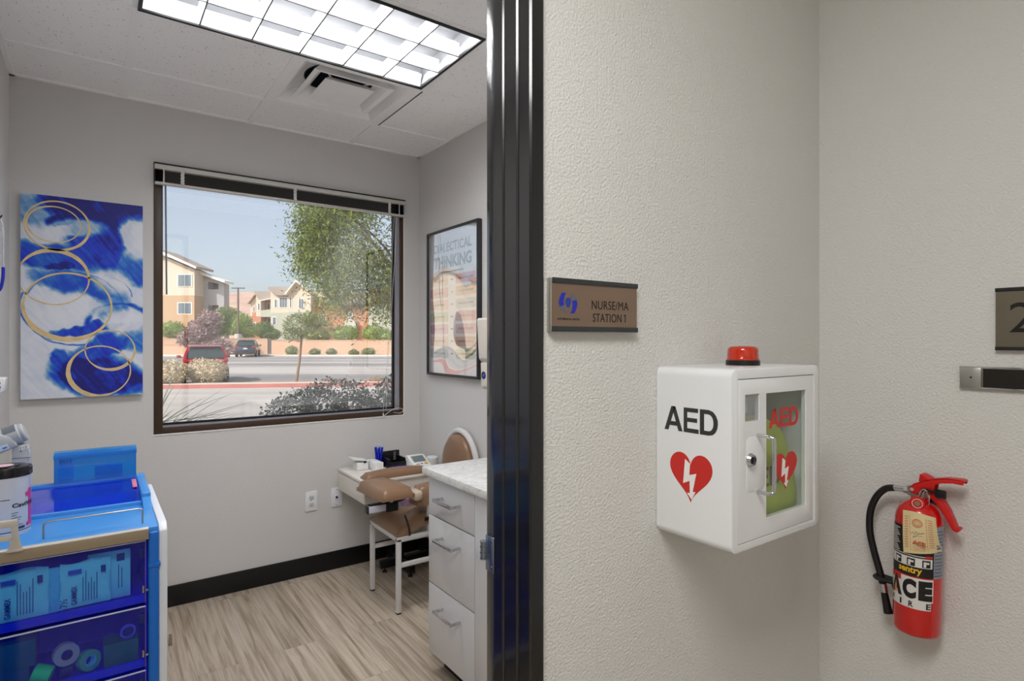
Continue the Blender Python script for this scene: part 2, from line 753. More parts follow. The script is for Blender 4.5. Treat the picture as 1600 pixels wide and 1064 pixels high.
b.box(XL, XL + 0.022, GY[0], YB, H - 0.004, H + 0.004)
b.box(XR - 0.022, XR, GY[0], YB, H - 0.004, H + 0.004)
b.box(XL, XR, YB - 0.022, YB, H - 0.004, H + 0.004)
struct('trim_1', b, m_grid)
b = MB()
b.box(1.3605, 1.3645, 2.69, 3.255, H - 0.0035, H + 0.003)  # dark strip drawn as the shadow in the gap beside the vent
struct('trim_shadow_gap', b, m_dark)

# ------------------------------------------------------------------ black steel door frame
m_frame = P('black_gloss_enamel', (20, 20, 22), 0.2, coat=0.5)
b = MB()
prof = [(0.726, YH), (0.726, YH - 0.010), (0.722, YH - 0.013), (0.694, YH - 0.013), (0.690, YH - 0.009),
        (0.690, 0.927), (0.694, 0.930), (0.694, 0.944), (0.690, 0.947), (0.690, 0.955),
        (0.690, 0.984), (0.6935, 0.987), (0.6935, 0.993), (0.690, 0.996),
        (0.690, 1.023), (0.6915, 1.025), (0.6915, 1.056), (0.6935, 1.059), (0.726, 1.059), (0.726, 1.057),
        (0.702, 1.045), (0.702, YH)]
b.prism(prof, 'z', 0, DH + 0.035)
mid = (DX0 + DX1) / 2
prof2 = [(2 * mid - x, y) for x, y in prof]
b.prism(prof2, 'z', 0, DH + 0.035)
b.box(DX0, DX1, YH - 0.013, 1.059, DH, DH + 0.035, bev=0.002)
fr = struct('door_1', b, m_frame, origin=(DX1, YH, 0))
m_hinge = P('satin_hinge_steel', (150, 158, 170), 0.25, 1.0)
b = MB()
b.box(0.6885, 0.6915, 1.0255, 1.0575, 0.962, 1.038, bev=0.001)
for z in (0.972, 1.028):
    b.cyl((0.6890, 1.037, z), (0.6875, 1.037, z), 0.004, seg=12)
b.cyl((0.6875, 1.064, 0.985), (0.6875, 1.064, 1.022), 0.0065, seg=14)
for z in (0.983, 0.9955, 1.008, 1.0195):
    b.cyl((0.6875, 1.064, z), (0.6875, 1.064, z + 0.003), 0.0078, seg=14)
b.box(0.6865, 0.690, 1.055, 1.0645, 0.985, 1.022, bev=0.001)
b.build('hinge', m_hinge, fr)

# ------------------------------------------------------------------ window
m_bronze = P('bronze_window_metal', (66, 50, 38), 0.4, 0.0)
m_gasket = P('window_gasket', (16, 16, 22), 0.5)
m_lit_side = P('lit_frame_side_grey', (150, 148, 155), 0.35)  # grey stands for light on the inner sides of the bronze frame
b = MB()
fw = 0.042
y0, y1 = YB - 0.004, YB + 0.04
b.box(WX0, WX0 + fw, y0, y1, WZ0, WZ1, bev=0.002)
b.box(WX1 - 0.027, WX1, y0, y1, WZ0, WZ1, bev=0.002)
b.box(WX0 + fw, WX1 - 0.027, y0, y1, WZ0, WZ0 + 0.034, bev=0.002)
b.box(WX0 + fw, WX1 - 0.027, y0, y1, WZ1 - 0.03, WZ1, bev=0.002)
win = struct('window_1', b, m_bronze, origin=(WX0, YB, WZ0))
gx0, gx1, gz0, gz1 = WX0 + fw, WX1 - 0.05, WZ0 + 0.048, WZ1 - 0.05
b = MB()
yb0, yb1 = YB + 0.004, YB + 0.055
b.box(gx1, WX1 - 0.027, yb0, yb1, WZ0 + 0.03, WZ1 - 0.03)
b.box(gx0, gx1, yb0, yb1, WZ0 + 0.034, gz0 - 0.006)
b.build('lit_frame_side', m_lit_side, win)
b = MB()
b.box(gx1 - 0.012, gx1, yb0 + 0.03, yb1, gz0 - 0.006, gz1)
b.box(gx0, gx1, yb0 + 0.03, yb1, gz0 - 0.008, gz0 + 0.006)
b.box(gx0 - 0.002, gx0 + 0.004, yb0 + 0.03, yb1, gz0 - 0.006, gz1)
b.build('gasket', m_gasket, win)
m_glass = clear_mat('window_glass', (0.88, 0.90, 0.91, 1), 0.24)
b = MB()
b.face([(gx0 - 0.01, YB + 0.045, gz0 - 0.02), (gx1 + 0.01, YB + 0.045, gz0 - 0.02), (gx1 + 0.01, YB + 0.045, gz1 + 0.03), (gx0 - 0.01, YB + 0.045, gz1 + 0.03)])
b.build('pane', m_glass, win)

b = MB()
b.box(WX0 - 0.006, WX1 + 0.008, YB - 0.0035, YB + 0.002, WZ0 - 0.008, WZ0)
b.box(WX1, WX1 + 0.008, YB - 0.0035, YB + 0.002, WZ0, WZ1 + 0.004)
struct('trim_3', b, m_white)

# blind pulled up under the window head
m_rail = P('blind_cream_rail', (206, 203, 196), 0.4)
m_slat = P('blind_dark_slat', (15, 14, 16), 0.7)
m_cord = P('blind_cord', (214, 212, 208), 0.7)
bl = thing('window_blind', 'grey and cream slatted blind raised in a stack at the top of the window', 'blind', ((WX0 + WX1) / 2, YB - 0.03, WZ1))
b = MB()
b.box(WX0 + 0.003, WX1 - 0.001, YB - 0.035, YB - 0.004, WZ1 - 0.034, WZ1 - 0.008, bev=0.002)
b.build('head_rail', m_rail, bl)
b = MB()
b.box(WX0 - 0.001, WX1 + 0.001, YB - 0.037, YB - 0.001, WZ1 - 0.008, WZ1, bev=0.0015)
b.build('mounting_bracket', m_black, bl)
b = MB()
for k in range(11):
    z = WZ1 - 0.038 - 0.0056 * k
    b.prism([(YB - 0.034, z - 0.0022), (YB - 0.020, z), (YB - 0.006, z - 0.0022), (YB - 0.020, z - 0.0012)], 'x', WX0 + 0.006 + 0.0006 * (k % 3), WX1 - 0.004)
b.build('slat_stack', m_slat, bl)
b = MB()
b.box(WX0 + 0.004, WX1 - 0.002, YB - 0.035, YB - 0.008, WZ1 - 0.117, WZ1 - 0.102, bev=0.004)
b.build('bottom_rail', m_rail, bl)
for x in (0.385, 0.985, 1.60):
    b = MB()
    for k in range(8):
        z = WZ1 - 0.036 - 0.009 * k
        b.ball((x + 0.002 * (k % 2), YB - 0.038, z), 0.011, 0.006, 0.008, sub=1)
    b.build('ladder_cord', m_cord, bl)
for x in (0.298, 1.672):
    b = MB()
    b.box(x - 0.003, x + 0.003, YB - 0.0375, YB - 0.034, WZ1 - 0.115, WZ1 - 0.034)
    b.build('valance_clip', m_cord, bl)
b = MB()
b.cyl((0.306, YB - 0.028, WZ1 - 0.105), (0.312, YB - 0.02, 1.71), 0.0045, seg=8)
b.build('tilt_wand', P('clear_wand', (120, 124, 132), 0.2), bl)
b = MB()
for dx, zz in ((0, 0.98), (0.02, 0.99)):
    b.tube(spline([(1.635 + dx, YB - 0.03, WZ1 - 0.11), (1.625 + dx, YB - 0.02, 2.0), (1.60 + dx * 0.4, YB - 0.015, 1.45), (1.565 + dx, YB - 0.014, zz)], 6), 0.0012, seg=5)
b.lathe([(0, 0), (0.004, 0.002), (0.005, 0.018), (0.002, 0.03), (0, 0.031)], (1.565, YB - 0.016, 0.945), seg=10)
b.tube(spline([(1.567, YB - 0.013, 0.95), (1.62, YB - 0.012, 0.985), (1.67, YB - 0.012, 1.0), (1.712, YB - 0.012, 0.985), (1.69, YB - 0.012, 0.965), (1.64, YB - 0.012, 0.972)], 6), 0.002, seg=6)
b.build('pull_cord', m_cord, bl)

# ------------------------------------------------------------------ ceiling light (room)
m_fix = P('black_trim', (15, 15, 16), 0.4)
m_louver = P('mirror_white_louver', (196, 197, 199), 0.4)
m_lamp = P('fluorescent_glow', (250, 252, 255), 0.5, emit=1.9)
lt = thing('ceiling_light', 'black rimmed ceiling light with a grid of 18 glowing white louvre cells', 'ceiling light', (0.735, 2.355, H))
lx0, lx1, ly0, ly1 = 0.130, 1.340, 2.055, 2.655
b = MB()
t = 0.014
b.box(lx0, lx1, ly0, ly0 + t, H - 0.010, H + 0.006, bev=0.002)
b.box(lx0, lx1, ly1 - t, ly1, H - 0.010, H + 0.006, bev=0.002)
b.box(lx0, lx0 + t, ly0 + t, ly1 - t, H - 0.010, H + 0.006, bev=0.002)
b.box(lx1 - t, lx1, ly0 + t, ly1 - t, H - 0.010, H + 0.006, bev=0.002)
b.build('rim', m_fix, lt)
b = MB()
b.box(lx0, lx1, ly0, ly1, H + 0.105, H + 0.11)
b.box(lx0, lx0 + 0.003, ly0, ly1, H + 0.006, H + 0.11)
b.box(lx1 - 0.003, lx1, ly0, ly1, H + 0.006, H + 0.11)
b.box(lx0, lx1, ly0, ly0 + 0.003, H + 0.006, H + 0.11)
b.box(lx0, lx1, ly1 - 0.003, ly1, H + 0.006, H + 0.11)
b.build('housing', m_louver, lt)
b = MB()
bx0, bx1, by0, by1 = lx0 + t, lx1 - t, ly0 + t, ly1 - t
zb, zt = H - 0.001, H + 0.055


def blade(p, q, horiz, wb_, wt_):
    n = 4
    left, right = [], []
    for k in range(n + 1):
        f = k / n
        w = wb_ + (wt_ - wb_) * f * f
        left.append((p - w, zb + (zt - zb) * f))
        right.append((p + w, zb + (zt - zb) * f))
    pts = left + right[::-1]
    if horiz:
        b.prism(pts, 'x', bx0, bx1)
    else:
        b.prism(pts, 'y', by0, by1)


for j in (1, 2):
    blade(by0 + (by1 - by0) * j / 3, None, True, 0.0012, 0.013)
for i in range(1, 6):
    blade(bx0 + (bx1 - bx0) * i / 6, None, False, 0.0012, 0.010)
b.prism([(by0, zb), (by0 + 0.0012, zb), (by0 + 0.008, zb + 0.03), (by0 + 0.024, zt), (by0, zt)], 'x', bx0, bx1)
b.prism([(by1, zb), (by1 - 0.0012, zb), (by1 - 0.008, zb + 0.03), (by1 - 0.024, zt), (by1, zt)], 'x', bx0, bx1)
b.build('louvre', m_louver, lt)
b = MB()
for j in (1, 2):
    y = by0 + (by1 - by0) * j / 3
    b.box(bx0, bx1, y - 0.0026, y + 0.0026, zb - 0.003, zb)
for i in range(1, 6):
    x = bx0 + (bx1 - bx0) * i / 6
    b.box(x - 0.0026, x + 0.0026, by0, by1, zb - 0.003, zb)
b.build('cell_edge', P('grey_cell_edge', (60, 61, 64), 0.4), lt, label='thin grey lower edges of the louvre grid')
for j in range(3):
    y = by0 + (by1 - by0) * (j + 0.5) / 3
    b = MB()
    b.cyl((bx0 + 0.02, y, H + 0.078), (bx1 - 0.02, y, H + 0.078), 0.013, seg=16)
    b.build('fluorescent_tube', m_lamp, lt)

# ceiling light of the hallway, behind the camera
lt2 = thing('ceiling_light', 'flat white panel light in the hallway ceiling', 'ceiling light', (-0.25, 0, H))
b = MB()
b.box(-0.84, 0.34, -0.29, -0.28, H - 0.006, H + 0.01)
b.box(-0.84, 0.34, 0.28, 0.29, H - 0.006, H + 0.01)
b.box(-0.84, -0.83, -0.28, 0.28, H - 0.006, H + 0.01)
b.box(0.33, 0.34, -0.28, 0.28, H - 0.006, H + 0.01)
b.build('rim', m_white, lt2)
b = MB()
b.box(-0.83, 0.33, -0.28, 0.28, H + 0.002, H + 0.008)
b.build('diffuser_panel', m_lamp, lt2)

# ------------------------------------------------------------------ air diffuser
m_vent = P('vent_white', (248, 248, 247), 0.5, vary=(9, 0.02))
vt = thing('ceiling_vent', 'white square stepped air vent in the ceiling next to the light', 'air vent', (1.04, 2.965, H))
vx0, vx1, vy0, vy1 = 0.737, 1.343, 2.662, 3.268


def ring(b, o0, i0, z0, z1):
    """sloping square ring from outer half-width o0 at z0 to inner half-width i0 at z1"""
    cx, cy = 1.04, 2.965
    A = [(cx + sx * o0, cy + sy * o0, z0) for sx, sy in ((-1, -1), (1, -1), (1, 1), (-1, 1))]
    B = [(cx + sx * i0, cy + sy * i0, z1) for sx, sy in ((-1, -1), (1, -1), (1, 1), (-1, 1))]
    for k in range(4):
        j = (k + 1) % 4
        b.face([A[k], A[j], B[j], B[k]])


b = MB()
ring(b, 0.303, 0.262, H - 0.002, H + 0.0)
ring(b, 0.262, 0.215, H + 0.0, H + 0.055)
ring(b, 0.215, 0.21, H + 0.055, H + 0.056)
b.build('face_plate', m_vent, vt, smooth=0)
b = MB()
ring(b, 0.203, 0.178, H + 0.002, H + 0.006)
ring(b, 0.178, 0.135, H + 0.006, H + 0.05)
ring(b, 0.2035, 0.16, H + 0.0025, H + 0.052)
b.build('middle_cone', m_vent, vt, smooth=0)
b = MB()
ring(b, 0.128, 0.0, H + 0.004, H + 0.0035)
ring(b, 0.1285, 0.10, H + 0.0045, H + 0.03)
b.build('centre_plate', m_vent, vt, smooth=0)
for sx, sy in ((-1, 1), (1, 1), (1, -1), (-1, -1)):
    b = MB()
    b.tube([(1.04 + sx * 0.07, 2.965 + sy * 0.07, H + 0.03), (1.04 + sx * 0.15, 2.965 + sy * 0.15, H + 0.06), (1.04 + sx * 0.205, 2.965 + sy * 0.205, H + 0.045)], 0.005, seg=6)
    b.build('strut', m_vent, vt)
b = MB()
seg = 40
b.lathe([(0.185, 0.0), (0.19, 0.004), (0.185, 0.14), (0.0, 0.14)], (1.04, 2.965, H + 0.07), seg=seg)
b.build('duct_collar', P('galvanised_duct', (84, 88, 94), 0.45, 0.6), vt)
b = MB()
N = 40
cx, cy = 1.04, 2.965
sq = []
for i in range(N):
    a = 2 * PI * i / N
    c, s = math.cos(a), math.sin(a)
    k = 0.30 / max(abs(c), abs(s))
    sq.append(((cx + c * k, cy + s * k, H + 0.068), (cx + c * 0.187, cy + s * 0.187, H + 0.072)))
for i in range(N):
    j = (i + 1) % N
    b.face([sq[i][0], sq[j][0], sq[j][1], sq[i][1]])
b.build('back_pan', m_vent, vt, smooth=0)

# ================================================================== painting
def paint_colour(s, t):
    """s right, t down, both 0..1 -> sRGB"""
    p = Vector((s * 2.2, t * 3.7, 1.3))
    w1 = noise.noise(p * 1.3) * 0.05 + noise.noise(p * 3.1) * 0.035 + noise.noise(p * 8.3) * 0.020 + noise.noise(p * 19) * 0.010
    w2 = noise.noise(p * 1.3 + Vector((9, 4, 2))) * 0.04 + noise.noise(p * 3.3 + Vector((3, 8, 1))) * 0.03 + noise.noise(p * 9.1 + Vector((1, 2, 5))) * 0.018
    u, v = s + w1, t + w2 * 0.6
    fine = noise.fractal(Vector((s * 9, t * 16, 4)) + Vector((w1 * 20, w2 * 20, 0)), 1.0, 2.0, 5)
    wash = noise.noise(Vector((s * 3.1 + w2 * 8, t * 5.2 + w1 * 8, 11)))
    streak = noise.noise(Vector(((s + t * 0.8) * 4 + w1 * 9, (s - t * 1.5) * 30 + w2 * 22, 7)))

    def blob(cx, cy, rx, ry, ang=0, soft=0.5):
        dx, dy = u - cx, v - cy
        c, q = math.cos(rad(ang)), math.sin(rad(ang))
        x, y = dx * c + dy * 1.65 * q, -dx * q + dy * 1.65 * c
        d = math.sqrt((x / rx) ** 2 + (y / (ry * 1.65)) ** 2)
        return max(0.0, min(1.0, (1.0 + soft - d) / soft)) if d < 1 + soft else 0.0

    def arcband(cx, cy, rx, ry, w, a0, a1):
        dx, dy = (s + w1 * 0.25 - cx) / rx, (t + w2 * 0.2 - cy) / ry
        d = abs(math.hypot(dx, dy) - 1)
        a = (math.degrees(math.atan2(dy, dx)) + 360) % 360
        ok = a0 <= a <= a1 or a0 <= a - 360 <= a1
        return max(0.0, 1 - d / w) if ok else 0.0
    amt = 0.06
    for args, k in (((0.62, 0.03, 0.42, 0.07), 1.0), ((0.62, 0.20, 0.22, 0.13, 35), 0.8), ((0.36, 0.105, 0.17, 0.028, -12, 0.3), 1.0),
                    ((0.25, 0.30, 0.30, 0.055, 8), 0.72), ((0.80, 0.14, 0.10, 0.12), 0.9), ((0.90, 0.33, 0.20, 0.06, 40), 0.62),
                    ((0.42, 0.44, 0.28, 0.05, 14), 0.58), ((0.62, 0.885, 0.32, 0.085, 12), 0.98), ((0.50, 0.665, 0.28, 0.022, -6, 0.4), 0.75),
                    ((0.62, 0.76, 0.26, 0.05, -20), 0.72), ((0.10, 0.07, 0.22, 0.07), 0.32), ((0.30, 0.80, 0.07, 0.03, 40), 0.7),
                    ((0.98, 0.70, 0.14, 0.06), 0.5), ((0.70, 0.53, 0.12, 0.08, 70, 0.6), 0.45), ((0.55, 0.28, 0.2, 0.06, 30), 0.45),
                    ((0.92, 0.93, 0.10, 0.06), 0.75), ((0.3, 0.35, 0.12, 0.018, 4, 0.3), 0.95)):
        amt = max(amt, blob(*args) * k)
    amt = max(amt, 0.62 * arcband(0.42, 0.55, 0.40, 0.175, 0.05, 200, 420))
    amt = max(amt, 0.8 * arcband(0.42, 0.55, 0.43, 0.185, 0.03, 60, 200))
    amt = max(amt, 0.82 * arcband(0.80, 0.63, 0.28, 0.105, 0.16, 150, 345))
    amt = max(amt, 0.5 * arcband(0.66, 0.49, 0.24, 0.11, 0.05, 270, 400))
    white = max(blob(0.95, 0.18, 0.13, 0.10, 0, 0.4), blob(0.40, 0.15, 0.22, 0.035, -8, 0.5) * 0.8,
                blob(0.35, 0.55, 0.25, 0.05, 5, 0.5) * 0.8, blob(0.84, 0.63, 0.14, 0.05, 0, 0.5) * 0.9, blob(0.72, 0.41, 0.12, 0.05, 0, 0.6) * 0.6)
    amt = amt * (1 - 0.9 * white)
    amt = amt + wash * 0.34 * amt * (1.3 - amt) + fine * 0.13 * (0.3 + amt) + streak * 0.22 * (0.15 + amt)
    amt = max(0.0, min(1.0, amt))
    stops = [(0.0, (222, 225, 234)), (0.12, (202, 209, 224)), (0.28, (132, 168, 204)), (0.45, (60, 128, 204)),
             (0.62, (18, 88, 196)), (0.80, (4, 50, 196)), (1.0, (8, 12, 118))]
    for (a, ca), (c, cc) in zip(stops[:-1], stops[1:]):
        if amt <= c:
            f = (amt - a) / (c - a)
            return tuple(ca[i] + (cc[i] - ca[i]) * f for i in range(3))
    return stops[-1][1]


def painting():
    x0, x1, z0, z1 = -0.295, 0.202, 1.175, 2.173
    yf = YB - 0.032
    me = bpy.data.meshes.new('wall_painting')
    nx, nz = 170, 330
    verts, faces = [], []
    for j in range(nz + 1):
        for i in range(nx + 1):
            verts.append((x0 + (x1 - x0) * i / nx, yf, z1 - (z1 - z0) * j / nz))
    for j in range(nz):
        for i in range(nx):
            a = j * (nx + 1) + i
            faces.append((a, a + nx + 1, a + nx + 2, a + 1))
    k = len(verts)
    verts += [(x0, yf, z1), (x1, yf, z1), (x1, yf, z0), (x0, yf, z0), (x0, YB - 0.003, z1), (x1, YB - 0.003, z1), (x1, YB - 0.003, z0), (x0, YB - 0.003, z0)]
    faces += [(k, k + 1, k + 5, k + 4), (k + 1, k + 2, k + 6, k + 5), (k + 2, k + 3, k + 7, k + 6), (k + 3, k, k + 4, k + 7), (k + 4, k + 5, k + 6, k + 7)]
    nf0 = len(faces)
    # gold rings: brushed strokes of changing width, slightly raised
    rings = [(0.283, 0.145, 0.257, 0.1205, 0.007, 0.012, 40), (0.256, 0.140, 0.212, 0.088, 0.005, 0.009, 200), (0.256, 0.403, 0.280, 0.134, 0.006, 0.022, 285),
             (0.372, 0.543, 0.354, 0.1655, 0.008, 0.026, 110), (0.716, 0.763, 0.212, 0.102, 0.005, 0.016, 60), (0.628, 0.870, 0.262, 0.127, 0.006, 0.024, 150)]
    for cs, ct, rs, rt, w0, w1, ph in rings:
        n = 96
        base = len(verts)
        for i in range(n):
            a = 2 * PI * i / n
            w = w0 * 1.5 + (w1 * 1.25 - w0) * max(0, math.cos(a - rad(ph))) ** 1.5
            w *= 1 + 0.2 * noise.noise(Vector((cs * 9, i * 0.3, 0)))
            for sg in (-0.5, 0.5):
                s = cs + (rs + sg * w * 1.3) * math.cos(a)
                t = ct + (rt + sg * w * 0.72) * math.sin(a)
                s = min(max(s, 0.0), 1.0)
                t = min(max(t, 0.0), 1.0)
                verts.append((x0 + (x1 - x0) * s, yf - 0.0006, z1 - (z1 - z0) * t))
        for i in range(n):
            j = (i + 1) % n
            faces.append((base + 2 * i, base + 2 * i + 1, base + 2 * j + 1, base + 2 * j))
    me.from_pydata(verts, [], faces)
    att = me.color_attributes.new('paint', 'FLOAT_COLOR', 'POINT')
    cols = []
    for j in range(nz + 1):
        for i in range(nx + 1):
            cols.extend(lin(paint_colour(i / nx, j / nz)))
    cols += [0.6, 0.63, 0.7, 1] * (len(verts) - (nx + 1) * (nz + 1))
    att.data.foreach_set('color', cols)
    m = bpy.data.materials.new('painted_canvas')
    m.use_nodes = True
    nt = m.node_tree
    at = nt.nodes.new('ShaderNodeVertexColor')
    at.layer_name = 'paint'
    nt.links.new(at.outputs[0], nt.nodes['Principled BSDF'].inputs['Base Color'])
    nt.nodes['Principled BSDF'].inputs['Roughness'].default_value = 0.5
    me.materials.append(m)
    me.materials.append(P('gold_paint', (218, 192, 138), 0.45, 0.0, vary=(30, 0.12)))
    for i, p in enumerate(me.polygons):
        p.material_index = 1 if i >= nf0 else 0
    org = Vector((x0, YB, z0))
    me.transform(Matrix.Translation(-org))
    o = bpy.data.objects.new('wall_painting', me)
    o.location = org
    COL.objects.link(o)
    tag(o, 'abstract blue and white canvas with gold rings hung left of the window', 'painting')


painting()

# ================================================================== framed poster on the right wall
ps = thing('framed_poster', 'thin black framed DIALECTICAL THINKING poster behind wavy glass on the right wall', 'poster', (XR, 3.18, 1.232))
py0, py1, pz0, pz1 = 2.859, 3.505, 1.232, 2.175
fx = XR - 0.032
b = MB()
t = 0.016
b.box(fx, XR - 0.002, py0, py1, pz0, pz0 + t, bev=0.0015)
b.box(fx, XR - 0.002, py0, py1, pz1 - t, pz1, bev=0.0015)
b.box(fx, XR - 0.002, py0, py0 + t, pz0 + t, pz1 - t, bev=0.0015)
b.box(fx, XR - 0.002, py1 - t, py1, pz0 + t, pz1 - t, bev=0.0015)
b.build('frame', P('charcoal_frame', (44, 44, 48), 0.35), ps)
b = MB()
b.box(fx + 0.012, XR - 0.004, py0 + t, py1 - t, pz0 + t, pz1 - t)
sheet = b.build('printed_sheet', P('poster_paper', (226, 226, 228), 0.6), ps)
b = MB()
b.face([(fx + 0.006, py0 + t, pz0 + t), (fx + 0.006, py1 - t, pz0 + t), (fx + 0.006, py1 - t, pz1 - t), (fx + 0.006, py0 + t, pz1 - t)])
b.build('glazing', clear_mat('wavy_acrylic', (0.97, 0.97, 0.97, 1), 0.42, wave=(3.2, 0.35, 0.02)), ps)
m_ink = P('poster_ink', (76, 78, 84), 0.6)
sx = fx + 0.0118
cyp = (py0 + py1) / 2


def ptxt(s, yc, w, z, h, bold=0.02, m=None):
    text_mesh(s, (sx, yc + w / 2, z), (0, -1, 0), (0, 0, 1), w, h, 'lettering', m or m_ink, sheet, bold=bold, depth=0.0002)


ptxt('DIALECTICAL', cyp, 0.47, 2.028, 0.060)
ptxt('THINKING', cyp, 0.47, 1.925, 0.078, bold=0.03)
b = MB()
b.box(sx, sx + 0.0002, cyp - 0.14, cyp + 0.14, 1.893, 1.902)
for k in range(7):
    zc = 1.845 - 0.078 * k
    for w, yc in ((0.016, cyp), (0.010, cyp)):
        b.box(sx, sx + 0.0002, yc - w, yc + w, zc - 0.005, zc + 0.005)
b.build('small_print', m_ink, sheet, label='rows of small dark print')
pc_right = [(214, 120, 142), (222, 172, 120), (176, 190, 186), (206, 104, 122), (212, 128, 152), (216, 150, 118), (172, 184, 140)]
pc_left = [(222, 186, 150), (206, 128, 120), (226, 176, 150), (180, 190, 130), (196, 120, 160), (214, 170, 150), (160, 176, 180)]
for k in range(7):
    zc = 1.845 - 0.078 * k
    for side, pal in ((-1, pc_right), (1, pc_left)):
        yc = cyp + side * 0.165
        mb = MB()
        mb.prism(rrect(yc - 0.118, yc + 0.118, zc - 0.030, zc + 0.030, 0.010), 'x', sx, sx + 0.0003)
        ww = 0.05 + 0.02 * ((k * 3 + side) % 3)
        mb.box(sx - 0.0004, sx, yc - ww, yc + ww, zc - 0.005, zc + 0.007, mi=1)
        mb.build('coloured_box', [P('poster_col_%d_%d' % (k, side + 1), pal[k], 0.6), m_ink], sheet)

# ================================================================== dispenser beside the poster
m_beige = P('beige_plastic', (214, 208, 198), 0.4)
ds = thing('soap_dispenser', 'beige wall dispenser with a blue sensor window next to the poster', 'dispenser', (XR, 2.66, 1.19))
b = MB()
b.prism([(XR - 0.105, 1.36), (XR - 0.118, 1.575), (XR - 0.110, 1.585), (XR - 0.002, 1.585), (XR - 0.002, 1.355), (XR - 0.09, 1.34)][::-1], 'y', 2.60, 2.735, bev=0.004)
b.build('cover', m_beige, ds)
b = MB()
b.prism([(XR - 0.096, 1.205), (XR - 0.100, 1.338), (XR - 0.002, 1.338), (XR - 0.002, 1.19), (XR - 0.085, 1.19)][::-1], 'y', 2.612, 2.724, bev=0.004)
b.build('lower_body', m_beige, ds)
b = MB()
b.cyl((XR - 0.1005, 2.693, 1.268), (XR - 0.0965, 2.693, 1.268), 0.02, seg=20)
b.build('window_ring', m_dark, ds)
b = MB()
b.ball((XR - 0.099, 2.689, 1.266), 0.006, 0.014, 0.013)
b.build('blue_lens', P('blue_lens', (30, 84, 200), 0.2), ds)

# ================================================================== outlets on the window wall
m_plate = P('white_wall_plate', (226, 227, 230), 0.3)
y = YB


def plate(name, x, label, kind):
    o = thing(name, label, 'outlet', (x, YB, 0.455))
    b = MB()
    b.prism(rrect(x - 0.037, x + 0.037, 0.396, 0.518, 0.005), 'y', y - 0.007, y - 0.0005, bev=0.0015)
    b.build('cover_plate', m_plate, o)
    if kind == 'duplex':
        for z in (0.436, 0.478):
            b = MB()
            b.prism(arc(x, z, 0.0165, -50, 230, 12), 'y', y - 0.0095, y - 0.006, bev=0.0006)
            f = b.build('socket_face', P('socket_face_grey', (204, 205, 208), 0.35), o)
            b = MB()
            b.box(x - 0.0075, x - 0.0055, y - 0.0099, y - 0.009, z - 0.001, z + 0.008)
            b.box(x + 0.0055, x + 0.0075, y - 0.0099, y - 0.009, z - 0.001, z + 0.007)
            b.cyl((x, y - 0.0099, z - 0.007), (x, y - 0.009, z - 0.007), 0.0024, seg=10)
            b.build('slot', m_dark, f)
        b = MB()
        b.cyl((x, y - 0.0085, 0.457), (x, y - 0.006, 0.457), 0.003, seg=10)
        b.build('screw', m_steel, o)
    else:
        b = MB()
        b.box(x - 0.013, x + 0.013, y - 0.0095, y - 0.006, 0.438, 0.476, bev=0.001)
        f = b.build('jack_insert', m_plate, o)
        b = MB()
        b.box(x - 0.007, x + 0.007, y - 0.0102, y - 0.009, 0.449, 0.464, bev=0.001)
        b.build('jack_socket', P('navy_jack', (18, 28, 96), 0.4), f)
        for z in (0.408, 0.506):
            b = MB()
            b.cyl((x, y - 0.0085, z), (x, y - 0.006, z), 0.003, seg=10)
            b.build('screw', m_steel, o)


plate('power_outlet', 1.093, 'white double socket power outlet low on the wall below the window', 'duplex')
plate('data_outlet', 1.252, 'white wall plate with one navy data jack next to the drawer table', 'data')

# ================================================================== drawer cabinet and worktop on the right
m_lam = P('white_gloss_laminate', (200, 200, 203), 0.10, coat=0.3)
m_gap = P('cabinet_gap', (70, 68, 66), 0.7)


def quartz():
    m = P('speckled_quartz', (216, 216, 214), 0.22)
    nt = m.node_tree
    bs = nt.nodes['Principled BSDF']
    tc = nt.nodes.new('ShaderNodeTexCoord')
    n = nt.nodes.new('ShaderNodeTexNoise')
    n.inputs['Scale'].default_value = 22
    n.inputs['Detail'].default_value = 8
    n.inputs['Roughness'].default_value = 0.7
    n.inputs['Distortion'].default_value = 1.2
    cr = nt.nodes.new('ShaderNodeValToRGB')
    cr.color_ramp.elements[0].position = 0.30
    cr.color_ramp.elements[0].color = lin((188, 187, 184))
    cr.color_ramp.elements[1].position = 0.55
    cr.color_ramp.elements[1].color = lin((224, 224, 222))
    nt.links.new(tc.outputs['Object'], n.inputs['Vector'])
    nt.links.new(n.outputs['Fac'], cr.inputs['Fac'])
    nt.links.new(cr.outputs[0], bs.inputs['Base Color'])
    return m


